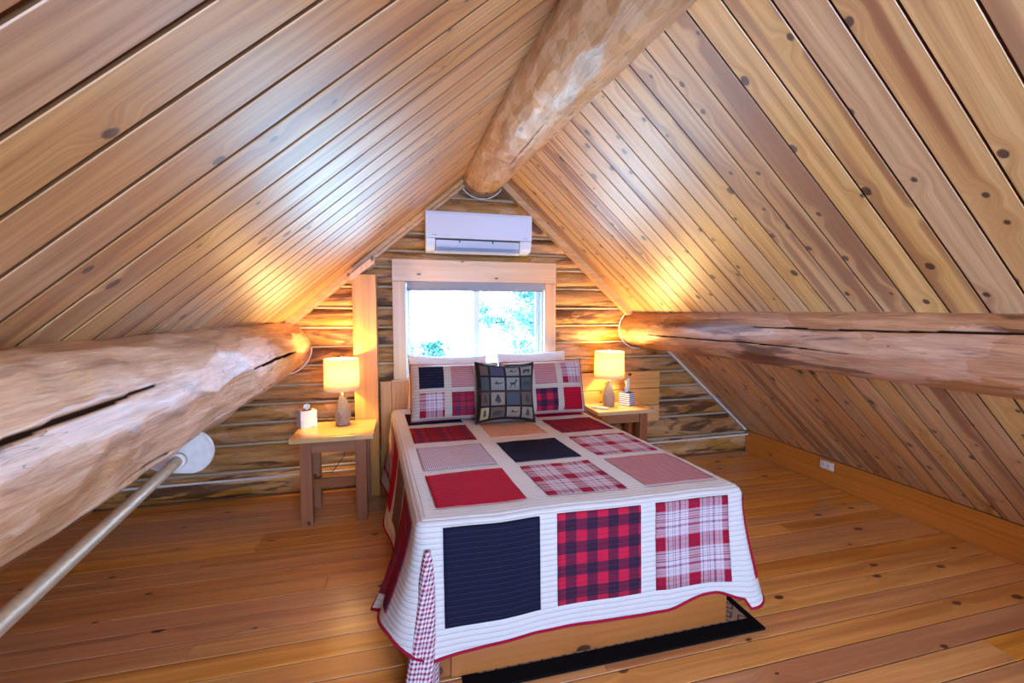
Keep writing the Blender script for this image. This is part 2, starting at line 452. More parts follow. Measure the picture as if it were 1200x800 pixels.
# roof deck behind the boards (both slopes), also keeps daylight out
T = 0.018; TC = 0.008
bm = bmesh.new()
for side, m, kx in (('L', ML, -3.2), ('R', -MR, 4.2)):
    ang = math.atan(m)
    nx, nz = -math.sin(ang), math.cos(ang)
    o0, o1 = TC + 0.0005, TC + 0.09
    quad = [(RX, RZ), (kx, RZ + m * (kx - RX))]
    pts = []
    for (x, z), off in ((quad[0], o0), (quad[1], o0), (quad[1], o1), (quad[0], o1)):
        pts.append((x + nx * off, z + nz * off))
    pts[0] = (RX, RZ + o0 / nz); pts[3] = (RX, RZ + o1 / nz)
    va = [bm.verts.new((x, YR - 0.5, z)) for x, z in pts]; vb = [bm.verts.new((x, YW + 0.6, z)) for x, z in pts]
    bm.faces.new(va); bm.faces.new(vb[::-1])
    for i in range(4):
        j = (i + 1) % 4
        bm.faces.new((va[i], vb[i], vb[j], va[j]))
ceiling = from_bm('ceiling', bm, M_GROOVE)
tag(ceiling, 'sloping attic ceiling of varnished knotty pine boards meeting at the ridge log', None, None, 'structure')

angL, angR = math.atan(ML), math.atan(MR)
LL = (RX - KXL + 0.0) / math.cos(angL) - 0.01; LR = (KXR + 0.0 - RX) / math.cos(angR) - 0.01
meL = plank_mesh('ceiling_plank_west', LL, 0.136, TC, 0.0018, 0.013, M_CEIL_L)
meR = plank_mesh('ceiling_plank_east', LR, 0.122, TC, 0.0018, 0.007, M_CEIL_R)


def place_planks(me, y_first, pitch, basis, origin, y0, y1, parent, name):
    y = y_first
    while y - pitch > y0: y -= pitch
    out = []
    while y < y1 - pitch * 0.3:
        o = bpy.data.objects.new(name, me); COL.objects.link(o)
        M = Matrix.Identity(4)
        for i, c in enumerate(basis):
            for k in range(3): M[k][i] = c[k]
        M[0][3], M[1][3], M[2][3] = origin[0], y + pitch / 2, origin[2]
        o.matrix_local = M; o.parent = parent
        out.append(o); y += pitch
    return out


# left slope: x axis runs down the slope, z axis away from the room
d = Vector((-math.cos(angL), 0, -math.sin(angL))); nrm = Vector((-math.sin(angL), 0, math.cos(angL))); yax = nrm.cross(d)
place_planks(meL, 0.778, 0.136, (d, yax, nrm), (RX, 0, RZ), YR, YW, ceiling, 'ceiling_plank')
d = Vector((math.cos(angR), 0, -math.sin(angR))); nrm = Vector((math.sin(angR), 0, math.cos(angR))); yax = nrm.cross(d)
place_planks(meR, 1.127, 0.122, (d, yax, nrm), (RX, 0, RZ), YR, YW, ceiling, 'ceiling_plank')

# floor
floor = bx('floor', KXL - 0.02, KXR + 0.02, YR - 0.1, YW + 0.1, -0.12, -0.020, M_SUBFLOOR, bev=0)
tag(floor, 'amber varnished pine board floor running across the room', None, None, 'structure')
rf = random.Random(3)
pitch = 0.1235; y = 2.029
while y - pitch > YR: y -= pitch
cache = {}
while y < YW - 0.02:
    cuts = [KXL]
    x = KXL + rf.uniform(0.8, 3.6)
    while x < KXR - 0.6:
        cuts.append(round(x * 4) / 4 + 0.05); x += rf.uniform(2.2, 3.8)
    cuts.append(KXR)
    for a, b in zip(cuts[:-1], cuts[1:]):
        L = round(b - a - 0.0015, 3)
        if L not in cache:
            cache[L] = plank_mesh('floor_plank', L, pitch, T, 0.0025, 0.0042, M_FLOOR)
        o = bpy.data.objects.new('floor_plank', cache[L]); COL.objects.link(o)
        o.rotation_euler = (PI, 0, 0); o.location = (a, y + pitch / 2, 0); o.parent = floor
    y += pitch

# ------------------------------------------------------------------ gable walls


def gable_slab(name, y0, y1, hole, mat, top_off=0.09):
    """triangle/pentagon wall with a rectangular hole, made from vertical strips"""
    hx0, hx1, hz0, hz1 = hole
    bm = bmesh.new()

    def prism(poly):
        a = [bm.verts.new((x, y0, z)) for x, z in poly]; b = [bm.verts.new((x, y1, z)) for x, z in poly]
        bm.faces.new(a); bm.faces.new(b[::-1])
        for i in range(len(poly)):
            j = (i + 1) % len(poly); bm.faces.new((a[i], b[i], b[j], a[j]))

    def top(x): return min(zl(x), zr(x)) + 0.015
    prism([(KXL - 0.3, -0.1), (hx0, -0.1), (hx0, top(hx0)), (KXL - 0.3, max(0.0, top(KXL - 0.3)))])
    prism([(hx1, -0.1), (KXR + 0.3, -0.1), (KXR + 0.3, max(0.0, top(KXR + .3))), (hx1, top(hx1))])
    prism([(hx0, -0.1), (hx1, -0.1), (hx1, hz0), (hx0, hz0)])
    pk = [(hx0, hz1), (hx1, hz1), (hx1, top(hx1))] + ([(RX, top(RX))] if hx0 < RX < hx1 else []) + [(hx0, top(hx0))]
    prism(pk)
    return from_bm(name, bm, mat)


wall_back = gable_slab('wall_back', YW + 0.03, YW + 0.20, (WIN_X0, WIN_X1, WIN_Z0, WIN_Z1), M_BACKING)
tag(wall_back, 'gable end wall of hewn brown logs with pale chinking around the window', None, None, 'structure')
wall_rear = gable_slab('wall_rear', YR - 0.12, YR, REAR, M_TRIM)
tag(wall_rear, 'pine gable wall behind the camera with an added window for fill daylight', None, None, 'structure')

bounds = [0.0, 0.214, 0.438, 0.607, 0.758, 0.905, 1.065, 1.217, 1.376, 1.539, 1.718, 1.886, 2.022, 2.175, 2.335, 2.49, 2.64, 2.80]


def nz(x, y, z): return noise.noise(Vector((x, y, z)))


def wall_log(z0, z1, xa, xb, seed):
    """hewn half log: x from xa to xb (clipped to the roof), bulging into the room"""
    nx = max(6, int((xb - xa) / 0.028)); nv = 9
    V = []; F = []
    sag = [0.006 * nz(seed, 3.1, 0.5), 0.006 * nz(seed, 7.1, 0.5)]
    for i in range(nx + 1):
        for j in range(nv + 1):
            v = j / nv
            z = z0 + 0.010 + (z1 - z0 - 0.020) * v
            lo = max(xa, RX + (z - RZ) / ML + 0.012); hi = min(xb, RX - (z - RZ) / MR - 0.012)
            if hi < lo: lo = hi = (lo + hi) / 2
            x = lo + (hi - lo) * i / nx
            z += 0.006 * nz(x * 1.3, seed, v * 2) * (1 if 0 < j < nv else 0.6)
            b = (1 - abs(2 * v - 1) ** 3.2)
            f = 0.030 * b
            f += 0.011 * nz(x * 3.2, v * 5 + seed * 3, seed) * b
            f += 0.006 * nz(x * 9, v * 16, seed + 5) * b
            gg = nz(x * 1.7, v * 9, seed * 2.3)
            if gg > 0.32: f -= 0.018 * min(1, (gg - 0.32) * 8) * b
            V.append((x, YW + 0.022 - f, z))
    for i in range(nx):
        for j in range(nv):
            a = i * (nv + 1) + j
            F.append((a, a + nv + 1, a + nv + 2, a + 1))
    # side returns and back
    n0 = len(V)
    for i in range(nx + 1):
        for j in (0, nv):
            p = V[i * (nv + 1) + j]; V.append((p[0], YW + 0.034, p[2]))
    for i in range(nx):
        a = i * (nv + 1); b = a + nv + 1; c = n0 + 2 * i; dd = c + 2
        F.append((a, c, dd, b))
        F.append((a + nv, b + nv, dd + 1, c + 1))
    for i in (0, nx):
        a = i * (nv + 1); c = n0 + 2 * i
        F.append(tuple([a + j for j in range(nv + 1)] + [c + 1, c]))
    me = bpy.data.meshes.new('wall_log'); me.from_pydata(V, [], F); me.update()
    bm = bmesh.new(); bm.from_mesh(me); bmesh.ops.remove_doubles(bm, verts=bm.verts, dist=1e-5)
    bmesh.ops.recalc_face_normals(bm, faces=bm.faces); bm.to_mesh(me); bm.free()
    return link('wall_log', me, M_WALLLOG, wall_back, True)


k = 0
for z0, z1 in zip(bounds[:-1], bounds[1:]):
    zm = (z0 + z1) / 2
    lo, hi = RX + (z0 - RZ) / ML, RX - (z0 - RZ) / MR
    segs = [(max(lo, KXL), min(hi, KXR))]
    if z1 > WIN_Z0 + 0.02 and z0 < WIN_Z1 - 0.005:
        segs = [(segs[0][0], WIN_X0 - 0.03), (WIN_X1 + 0.03, segs[0][1])]
    for xa, xb in segs:
        k += 1
        if xb - xa > 0.05: wall_log(z0, z1, xa, xb, k * 1.37)
# chinking beads in the joints between logs
for i, z in enumerate(bounds[1:-1]):
    lo, hi = RX + (z - RZ) / ML + 0.02, RX - (z - RZ) / MR - 0.02
    segs = [(max(lo, KXL), min(hi, KXR))]
    if WIN_Z0 - 0.0 < z < WIN_Z1: segs = [(segs[0][0], WIN_X0 - 0.03), (WIN_X1 + 0.03, segs[0][1])]
    for xa, xb in segs:
        if xb - xa < 0.05: continue
        n = max(4, int((xb - xa) / 0.06)); V = []; F = []
        for q in range(n + 1):
            x = xa + (xb - xa) * q / n
            w = 0.010 + 0.004 * nz(x * 4, z * 9, 1.1)
            for dz, dy in ((-w, 0.03), (-w, 0.016), (0, 0.006), (w, 0.018), (w, 0.03)):
                V.append((x, YW + dy - 0.004, z + dz + 0.003 * nz(x * 2, z, 4)))
        for q in range(n):
            for j in range(4):
                a = q * 5 + j; F.append((a, a + 1, a + 6, a + 5))
        F.append((0, 1, 2, 3, 4)); F.append(tuple(n * 5 + j for j in (4, 3, 2, 1, 0)))
        from_arrays('chinking', V, F, M_CHINK, wall_back, True)

# knee boards (baseboards)
bL = bx('baseboard_left', KXL - 0.03, KXL, YR, YW, 0.0, zl(KXL) - 0.005, M_BASE, bev=0.003)
tag(bL, 'tall pine knee board along the floor under the left purlin log', None, None, 'structure')
bR = bx('baseboard_right', KXR, KXR + 0.03, YR, YW, 0.0, zr(KXR) - 0.005, M_BASE, bev=0.003)
tag(bR, 'tall pine knee board along the right side of the floor', None, None, 'structure')

# outer knee walls close the eaves
for side, xx, sg in (('left', KXL - 0.035, -1), ('right', KXR + 0.035, 1)):
    o = bx('wall_' + side, min(xx, xx + sg * 0.15), max(xx, xx + sg * 0.15), YR - 0.2, YW + 0.2, -0.12, (zl(KXL) if sg < 0 else zr(KXR)) + 0.12, M_BACKING, None, 0)
    tag(o, 'low eaves wall behind the %s knee board' % side, None, None, 'structure')

# rake timbers where the slopes meet the gable


def rake(name, side, off0, off1, y0, y1, mat, s0=0.02, s1=None):
    m, kx = (ML, KXL) if side == 'L' else (-MR, KXR)
    ang = math.atan(m)
    dx, dz = (-math.cos(ang), -math.sin(ang)) if side == 'L' else (math.cos(ang), math.sin(ang))
    nx, nz_ = math.sin(ang), -math.cos(ang)        # into the room
    L = abs(kx - RX) / math.cos(ang)
    s1 = L - 0.03 if s1 is None else s1
    bm = bmesh.new(); pts = []
    for s_, o in ((s0, off0), (s1, off0), (s1, off1), (s0, off1)):
        pts.append((RX + dx * s_ + nx * o, RZ + dz * s_ + nz_ * o))
    a = [bm.verts.new((x, y0, z)) for x, z in pts]; b = [bm.verts.new((x, y1, z)) for x, z in pts]
    bm.faces.new(a); bm.faces.new(b[::-1])
    for i in range(4):
        j = (i + 1) % 4; bm.faces.new((a[i], b[i], b[j], a[j]))
    return from_bm(name, bm, mat)


M_RAKE = pine('rake_pine', (0.74, 0.43, 0.16), (0.55, 0.26, 0.08), axis='XZ', rough=0.4, knots=0.3, vary=0.03)
tag(rake('trim_1', 'L', 0.001, 0.030, YW - 0.10, YW - 0.002, M_RAKE, 0.12, 2.2), 'pale pine edge strip along the left roof slope at the gable', None, None, 'structure')
tag(rake('trim_2', 'L', 0.031, 0.055, YW - 0.05, YW - 0.002, M_RAKE, 0.16, 2.2), 'thin second pine strip under the left gable edge strip', None, None, 'structure')
tag(rake('trim_3', 'R', 0.001, 0.055, YW - 0.07, YW - 0.002, M_RAKE, 0.12, 2.15), 'pine rake timber along the right roof slope at the gable', None, None, 'structure')
tag(rake('trim_4', 'R', 0.001, 0.018, YW - 0.04, YW - 0.002, M_LINE, 2.22, 3.8), 'pale strip along the lower right slope at the gable', None, None, 'structure')

# ------------------------------------------------------------------ purlin and ridge logs


def big_log(name, p0, r0, p1, r1, mat, seed, nstroke, cracks=(), loc_label=None, cut=0.055, dl=0.02, nseg=300, lump=0.012, amin=0.12, amax=0.5):
    rs = np.random.RandomState(seed)
    p0 = np.array(p0, float); p1 = np.array(p1, float)
    L = abs(p1[1] - p0[1]); n = int(L / dl)
    yy = np.linspace(0, 1, n + 1)[:, None]; th = np.linspace(0, 2 * PI, nseg, endpoint=False)[None, :]
    R = (r0 + (r1 - r0) * yy) * np.ones_like(th)
    Y = p0[1] + (p1[1] - p0[1]) * yy * np.ones_like(th)
    for _ in range(6):
        fy, ft, ph = rs.uniform(0.6, 3.0), rs.randint(1, 4), rs.uniform(0, 6.28, 2)
        R = R + lump * 0.35 * np.sin(fy * Y + ph[0]) * np.cos(ft * th + ph[1])
    Rb = R.copy()
    for _ in range(nstroke):
        t0 = rs.uniform(0, 2 * PI); y0 = rs.uniform(min(p0[1], p1[1]) - .1, max(p0[1], p1[1]) + .1); l = rs.uniform(amin, amax); dep = rs.uniform(cut * 0.35, cut)
        d_ = (th - t0 + PI) % (2 * PI) - PI
        q = np.clip(1 - ((Y - y0) / l) ** 2, -3, 1)
        ds = dep * q * 1.0
        pl = Rb * (1 - ds) / np.maximum(np.cos(d_), 0.2)
        R = np.where((np.abs(d_) < 0.9) & (q > -0.5), np.minimum(R, np.maximum(pl, Rb * (1 - cut * 1.2))), R)
    crack = np.zeros_like(R)
    for (ta, tb, ya, yb, wd) in cracks:
        f = np.clip((Y - ya) / (yb - ya), 0, 1)
        tc = ta + (tb - ta) * f + 0.012 * np.sin(Y * 5) + 0.006 * np.sin(Y * 19)
        d_ = (th - tc + PI) % (2 * PI) - PI
        inside = ((Y - ya) * (Y - yb) < 0) * np.clip(np.minimum(abs(Y - ya), abs(Y - yb)) / 0.25, 0, 1)
        g = np.clip(1 - np.abs(d_) * Rb / (wd * (0.4 + 0.6 * inside)), 0, 1) * (inside > 0)
        R = R - 0.02 * g * inside; crack = np.maximum(crack, (g > 0.15) * 1.0 * (inside > 0.05))
    cx = p0[0] + (p1[0] - p0[0]) * yy; cz = p0[2] + (p1[2] - p0[2]) * yy
    X = cx + R * np.cos(th); Z = cz + R * np.sin(th)
    V = np.stack([X, Y, Z], -1).reshape(-1, 3)
    idx = np.arange((n + 1) * nseg).reshape(n + 1, nseg)
    a = idx[:-1]; b = np.roll(idx, -1, 1)[:-1]; c = np.roll(idx, -1, 1)[1:]; d_ = idx[1:]
    F = np.stack([a, b, c, d_], -1).reshape(-1, 4).tolist()
    F.append(idx[0][::-1].tolist()); F.append(idx[-1].tolist())
    me = bpy.data.meshes.new(name); me.from_pydata(V.tolist(), [], F); me.update()
    at = me.attributes.new('crack', 'FLOAT', 'POINT'); at.data.foreach_set('value', crack.reshape(-1).astype(np.float32))
    bm = bmesh.new(); bm.from_mesh(me); bmesh.ops.recalc_face_normals(bm, faces=bm.faces); bm.to_mesh(me); bm.free()
    o = link(name, me, mat, None, True, loc=tuple((p0 + p1) / 2))
    return o


YB = -1.65


def lerp_back(pn, rn, yn, pw, rw, rmax):
    """extend the line through near (yn) and wall (YW) back to YB"""
    t = (YB - YW) / (yn - YW)
    x = pw[0] + (pn[0] - pw[0]) * t; z = pw[1] + (pn[1] - pw[1]) * t
    return (x, YB, z), min(rw + (rn - rw) * t, rmax)


# left purlin
p0, r0 = lerp_back((-0.92, 1.185), 0.238, 1.05, (-0.975, 1.222), 0.218, 0.255)
o = big_log('purlin_log', p0, r0, (-0.975, YW - 0.004, 1.222), 0.218, M_LOG, 5, 260,
            cracks=[(0.30, 0.42, -0.5, 1.50, 0.008), (0.10, 0.05, 2.3, 3.3, 0.009), (-0.75, -0.62, 1.3, 2.9, 0.004)], cut=0.10, amin=0.06, amax=0.30)
tag(o, 'large pale peeled log purlin with chipped facets along the left slope, above the closet rod', 'log beam')
p0, r0 = lerp_back((2.27, 1.36), 0.190, 1.1, (2.205, 1.345), 0.185, 0.21)
o = big_log('purlin_log', p0, r0, (2.205, YW - 0.004, 1.345), 0.185, M_LOG_R, 11, 110,
            cracks=[(2.75, 2.85, 0.4, 2.2, 0.006), (3.45, 3.35, 1.6, 3.3, 0.006)], cut=0.06)
tag(o, 'reddish brown peeled log purlin running along the right slope above the lower pine boards', 'log beam')
p0, r0 = lerp_back((0.80, 2.645), 0.192, 1.3, (0.665, 2.70), 0.200, 0.21)
o = big_log('ridge_log', p0, r0, (0.665, YW - 0.03, 2.70), 0.200, M_RIDGE, 21, 700, cracks=[(4.6, 4.65, 2.2, 2.9, 0.004)], cut=0.055, amin=0.04, amax=0.16)
tag(o, 'round hewn ridge log with adze marks running under the peak of the ceiling', 'log beam')
# scribe lines where the logs enter the wall
for (cx, cz, r, lab) in ((-0.975, 1.222, 0.228, 'left'), (2.205, 1.345, 0.194, 'right'), (0.665, 2.70, 0.209, 'ridge')):
    pts = []
    for i in range(49):
        a = 2 * PI * i / 48
        x, z = cx + r * math.cos(a), cz + r * math.sin(a)
        if z < min(zl(x), zr(x)) - 0.01: pts.append((i, (x, YW - 0.012, z)))
    # keep a contiguous run
    best = []; run = []
    ext = pts + [(i + 48, p) for i, p in pts]
    for q in range(len(ext)):
        if run and ext[q][0] != run[-1][0] + 1: run = []
        run.append(ext[q])
        if len(run) > len(best) and len(run) <= 48: best = list(run)
    V, F = tube([p for _, p in best], 0.006, 8)
    from_arrays('chinking', V, F, M_LINE, wall_back, True)

# ------------------------------------------------------------------ window


def casing(name, x0, x1, z0, z1, mat, y0=YW - 0.035, y1=YW + 0.03):
    return bx(name, x0, x1, y0, y1, z0, z1, mat, None, 0.004)


win = empty('window_1', (0.62, YW, WIN_Z0), 'white sliding window in a pale pine casing above the headboard', None, None, 'structure')
bx('window_casing', -0.105, 1.352, YW - 0.035, YW + 0.03, WIN_Z1 + 0.0, 1.948, M_TRIM, win)
bx('window_casing', -0.105, WIN_X0, YW - 0.033, YW + 0.03, WIN_Z0 - 0.03, WIN_Z1 - 0.001, M_TRIM_V, win)
bx('window_casing', WIN_X1, 1.352, YW - 0.033, YW + 0.03, WIN_Z0 - 0.03, WIN_Z1 - 0.001, M_TRIM_V, win)
bx('window_sill', -0.10, 1.35, YW - 0.05, YW + 0.03, WIN_Z0 - 0.03, WIN_Z0 - 0.001, M_TRIM, win)
bx('window_jamb', WIN_X0, WIN_X0 + 0.012, YW + 0.03, YW + 0.16, WIN_Z0, WIN_Z1, M_VINYL, win, 0)
bx('window_jamb', WIN_X1 - 0.012, WIN_X1, YW + 0.03, YW + 0.16, WIN_Z0, WIN_Z1, M_VINYL, win, 0)
bx('window_jamb', WIN_X0 + .012, WIN_X1 - .012, YW + 0.03, YW + 0.16, WIN_Z0, WIN_Z0 + 0.012, M_VINYL, win, 0)
bx('window_jamb', WIN_X0 + .012, WIN_X1 - .012, YW + 0.03, YW + 0.16, WIN_Z1 - 0.012, WIN_Z1, M_VINYL, win, 0)
NG = NT('window_glass')
fr = NG.n('Fresnel'); fr.inputs[0].default_value = 1.45
gl = NG.n('BsdfGlossy'); gl.inputs['Roughness'].default_value = 0.01
tr = NG.n('BsdfTransparent'); tr.inputs[0].default_value = (0.96, 0.98, 1.0, 1)
mx = NG.n('MixShader'); NG.put(mx.inputs[0], fr.outputs[0]); NG.put(mx.inputs[1], tr.outputs[0]); NG.put(mx.inputs[2], gl.outputs[0])
NG.t.links.new(mx.outputs[0], NG.out.inputs[0])


def sash(x0, x1, y0, wl, wr):
    z0, z1 = WIN_Z0 + 0.014, WIN_Z1 - 0.014; y1 = y0 + 0.03; b = 0.045
    bm = bmesh.new()
    box(bm, x0, x0 + wl, y0, y1, z0, z1, 0.003); box(bm, x1 - wr, x1, y0, y1, z0, z1, 0.003)
    box(bm, x0 + wl, x1 - wr, y0, y1, z0, z0 + b, 0.003); box(bm, x0 + wl, x1 - wr, y0, y1, z1 - b, z1, 0.003)
    s = from_bm('window_sash', bm, M_VINYL, win)
    bm = bmesh.new(); box(bm, x0 + wl, x1 - wr, y0 + .012, y0 + .016, z0 + b, z1 - b)
    from_bm('pane', bm, NG.m, s)
    return s


sash(0.013, 0.655, YW + 0.06, 0.028, 0.055)
sash(0.60, 1.232, YW + 0.10, 0.05, 0.035)
bx('sash_latch', 0.615, 0.635, YW + 0.048, YW + 0.06, 1.30, 1.38, M_VINYL, win, 0.002)
# roller blind at the top
bl = empty('roller_blind', (0.62, YW + 0.01, 1.70), 'rolled-up grey roller blind at the top of the window opening', 'blind')
V, F = lathe([(0.0, 0), (0.030, 0), (0.030, 1.20), (0.0, 1.20)], 0, 0, 20)
V = [(0.022 + v[2], YW + 0.0 + v[0], 1.725 + v[1]) for v in V]
from_arrays('fabric_roll', V, F, M_SHADEROLL, bl)
bx('blind_cassette', 0.016, 1.229, YW - 0.034, YW - 0.028, 1.700, 1.764, M_SHADEROLL, bl, 0.002)
bx('bottom_rail', 0.018, 1.227, YW - 0.036, YW - 0.020, 1.684, 1.698, M_SHADEROLL, bl, 0.003)

# added rear window, unseen behind the camera, brightens the room with fill daylight
rw = empty('fill_window', (0.7, YR, REAR[2]), 'added unseen window in the gable behind the camera, letting in fill daylight', None, None, 'structure')
bm = bmesh.new(); x0, x1, z0, z1 = REAR
for a in ((x0, x0 + .05, z0, z1), (x1 - .05, x1, z0, z1), (x0 + .05, x1 - .05, z0, z0 + .05), (x0 + .05, x1 - .05, z1 - .05, z1), ((x0 + x1) / 2 - .03, (x0 + x1) / 2 + .03, z0 + .05, z1 - .05)):
    box(bm, a[0], a[1], YR - 0.08, YR - 0.03, a[2], a[3], 0.002)
from_bm('fill_window_frame', bm, M_VINYL, rw)
bx('pane', x0 + .05, x1 - .05, YR - 0.060, YR - 0.056, z0 + .05, z1 - .05, NG.m, rw, 0)

# ------------------------------------------------------------------ boxed post left of the window
post = empty('boxed_post', (-0.31, 3.68, 0), 'upright golden pine boxed post between the left nightstand and the window', 'post')
bx('post_board', -0.405, -0.225, 3.58, 3.60, 0.0, 1.80, M_GOLD_V, post)
bx('side_board', -0.245, -0.225, 3.60, 3.745, 0.0, 1.80, M_GOLD_V, post)
bx('side_board', -0.405, -0.385, 3.60, 3.745, 0.0, 1.80, M_GOLD_V, post)
bm = bmesh.new()
poly = [(-0.42, 1.745), (-0.232, 1.885), (-0.232, zl(-0.232) - 0.065), (-0.42, zl(-0.42) - 0.065)]
a = [bm.verts.new((x, 3.565, z)) for x, z in poly]; b = [bm.verts.new((x, 3.74, z)) for x, z in poly]
bm.faces.new(a); bm.faces.new(b[::-1])
for i in range(4):
    j = (i + 1) % 4; bm.faces.new((a[i], b[i], b[j], a[j]))
from_bm('post_cap', bm, M_TRIM_V, post)

# ------------------------------------------------------------------ wall panel / headboard
hb = empty('headboard', (0.7, 3.70, 0), 'golden pine headboard panel against the wall behind the pillows', 'headboard')
bx('stile', -0.212, -0.125, 3.675, 3.725, 0.0, 0.925, M_GOLD_V, hb)
for i in range(11):
    xx = -0.123 + i * 0.152
    bx('panel_board', xx, xx + 0.149, 3.685, 3.725, 0.0, 0.915, M_GOLD_V, hb, 0.004)
bx('top_rail', -0.123, 1.55, 3.68, 3.728, 0.917, 0.932, M_GOLD_X, hb, 0.002)
wp = empty('wall_panel', (2.0, 3.72, 0.43), 'golden pine panel of three horizontal boards on the log wall behind the right nightstand', 'panel')
for z0, z1 in ((0.43, 0.588), (0.594, 0.755), (0.761, 0.925)):
    bx('panel_board', 1.56, 2.425, 3.70, 3.735, z0, z1, M_GOLD_X, wp, 0.003)

# ------------------------------------------------------------------ air conditioner
ac = empty('air_conditioner', (0.62, 3.68, 2.0), 'white wall-mounted mini split air conditioner above the window', 'air conditioner')
prof = [(3.775, 2.330), (3.59, 2.330), (3.572, 2.322), (3.568, 2.30), (3.568, 2.115), (3.571, 2.10)]
bot = [(3.578, 2.075), (3.592, 2.045), (3.615, 2.020), (3.66, 2.008), (3.775, 2.005)]


def extrude_x(prof, x0, x1):
    bm = bmesh.new()
    a = [bm.verts.new((x0, y, z)) for y, z in prof]; b = [bm.verts.new((x1, y, z)) for y, z in prof]
    bm.faces.new(a); bm.faces.new(b[::-1])
    for i in range(len(prof)):
        j = (i + 1) % len(prof); bm.faces.new((a[i], b[i], b[j], a[j]))
    return bm


def ex(name, prof, x0, x1, mat, parent, bev=0.0, smooth=False):
    bm = extrude_x(prof, x0, x1)
    if bev:
        es = [e for e in bm.edges if abs(e.verts[0].co.x - e.verts[1].co.x) < 1e-6]
        bmesh.ops.bevel(bm, geom=es, offset=bev, segments=2, affect='EDGES')
    o = from_bm(name, bm, mat, parent, smooth)
    return o


ex('front_panel', [(3.775, 2.330), (3.59, 2.330), (3.572, 2.322), (3.568, 2.30), (3.568, 2.115), (3.575, 2.108), (3.775, 2.108)], 0.171, 1.066, M_AC, ac, 0.004)
ex('lower_housing', [(3.775, 2.106)] + [(3.571, 2.104)] + bot, 0.172, 0.246, M_AC, ac, 0.004)
ex('lower_housing', [(3.775, 2.106)] + [(3.571, 2.104)] + bot, 0.962, 1.065, M_AC, ac, 0.004)
ex('vent_cavity', [(3.775, 2.106), (3.60, 2.104), (3.60, 2.07), (3.66, 2.010), (3.775, 2.006)], 0.247, 0.961, M_AC_IN, ac)
ex('vent_flap', [(3.574, 2.092), (3.579, 2.092), (3.598, 2.046), (3.660, 2.006), (3.656, 2.000), (3.590, 2.038)], 0.252, 0.956, M_AC_LV, ac, 0.001)
ex('flap_lip', [(3.574, 2.0), (3.66, 1.992), (3.66, 1.998), (3.58, 2.010)], 0.24, 0.96, M_AC_LV, ac)
for x in (0.44, 0.72): bx('flap_tab', x, x + 0.010, 3.566, 3.582, 2.075, 2.100, M_AC_IN, ac, 0)
M_MARK = plain('grey_print', (0.22, 0.26, 0.34), 0.5)
bm = bmesh.new()
for i, w in enumerate((0.006, 0.004, 0.007, 0.004, 0.005)): box(bm, 0.222 + i * 0.0078, 0.222 + i * 0.0078 + w, 3.5672, 3.568, 2.127, 2.133 + 0.002 * (i % 2))
from_bm('maker_mark', bm, M_MARK, ac)
bm = bmesh.new()
for i, w in enumerate((0.006, 0.005, 0.003, 0.006, 0.005)): box(bm, 0.990 + i * 0.0078, 0.990 + i * 0.0078 + w, 3.5672, 3.568, 2.123, 2.131 - 0.002 * (i % 2))
from_bm('maker_mark', bm, M_MARK, ac)

# ------------------------------------------------------------------ outlets, conduit
cnd = empty('wire_raceway', (-1.3, 3.73, 0.17), 'thin pale wire raceway with outlet box on the wall behind the left nightstand', 'raceway')
V, F = tube([(-2.14, 3.735, 0.172), (-1.4, 3.735, 0.172), (-0.78, 3.735, 0.176)], 0.010, 10); from_arrays('raceway_tube', V, F, M_LINE, cnd)
V, F = tube([(-0.70, 3.735, 0.176), (-0.41, 3.735, 0.18)], 0.010, 10); from_arrays('raceway_tube', V, F, M_LINE, cnd)
bx('outlet_box', -0.78, -0.70, 3.71, 3.755, 0.13, 0.235, M_PLUG, cnd, 0.006)
cnd = empty('wire_raceway', (3.0, 3.73, 0.2), 'thin pale wire raceway low on the log wall right of the right nightstand', 'raceway')
V, F = tube([(2.0, 3.735, 0.19), (2.8, 3.735, 0.196), (3.52, 3.735, 0.204)], 0.010, 10); from_arrays('raceway_tube', V, F, M_LINE, cnd)
ol = empty('wall_outlet', (3.537, 2.86, 0.17), 'small almond electrical outlet on the right knee board', 'outlet')
bx('cover_plate', 3.530, 3.5405, 2.80, 2.92, 0.138, 0.208, M_PLUG, ol, 0.003)
for yy in (2.835, 2.885):
    s = bx('socket', 3.527, 3.531, yy - 0.017, yy + 0.017, 0.156, 0.190, M_PLUG, ol, 0.002)
    bx('slot', 3.5262, 3.5275, yy - 0.008, yy - 0.005, 0.170, 0.182, M_SLOT, s, 0)
    bx('slot', 3.5262, 3.5275, yy + 0.005, yy + 0.008, 0.170, 0.182, M_SLOT, s, 0)

# ------------------------------------------------------------------ closet rod
rod = empty('closet_rod', (-0.86, 1.88, 0.93), 'satin metal closet rod hung below the left purlin log on a pale rounded bracket', 'rod')
A = Vector((-0.862, 1.885, 0.930)); B = Vector((-0.730, 0.935, 0.930)); dirv = (B - A)
pts = [A + dirv * t for t in (0, 0.5, 1.0, 1.8, 2.6, 3.4)]
V, F = tube(pts, 0.0185, 20); from_arrays('rod_tube', V, F, M_BRASS, rod)


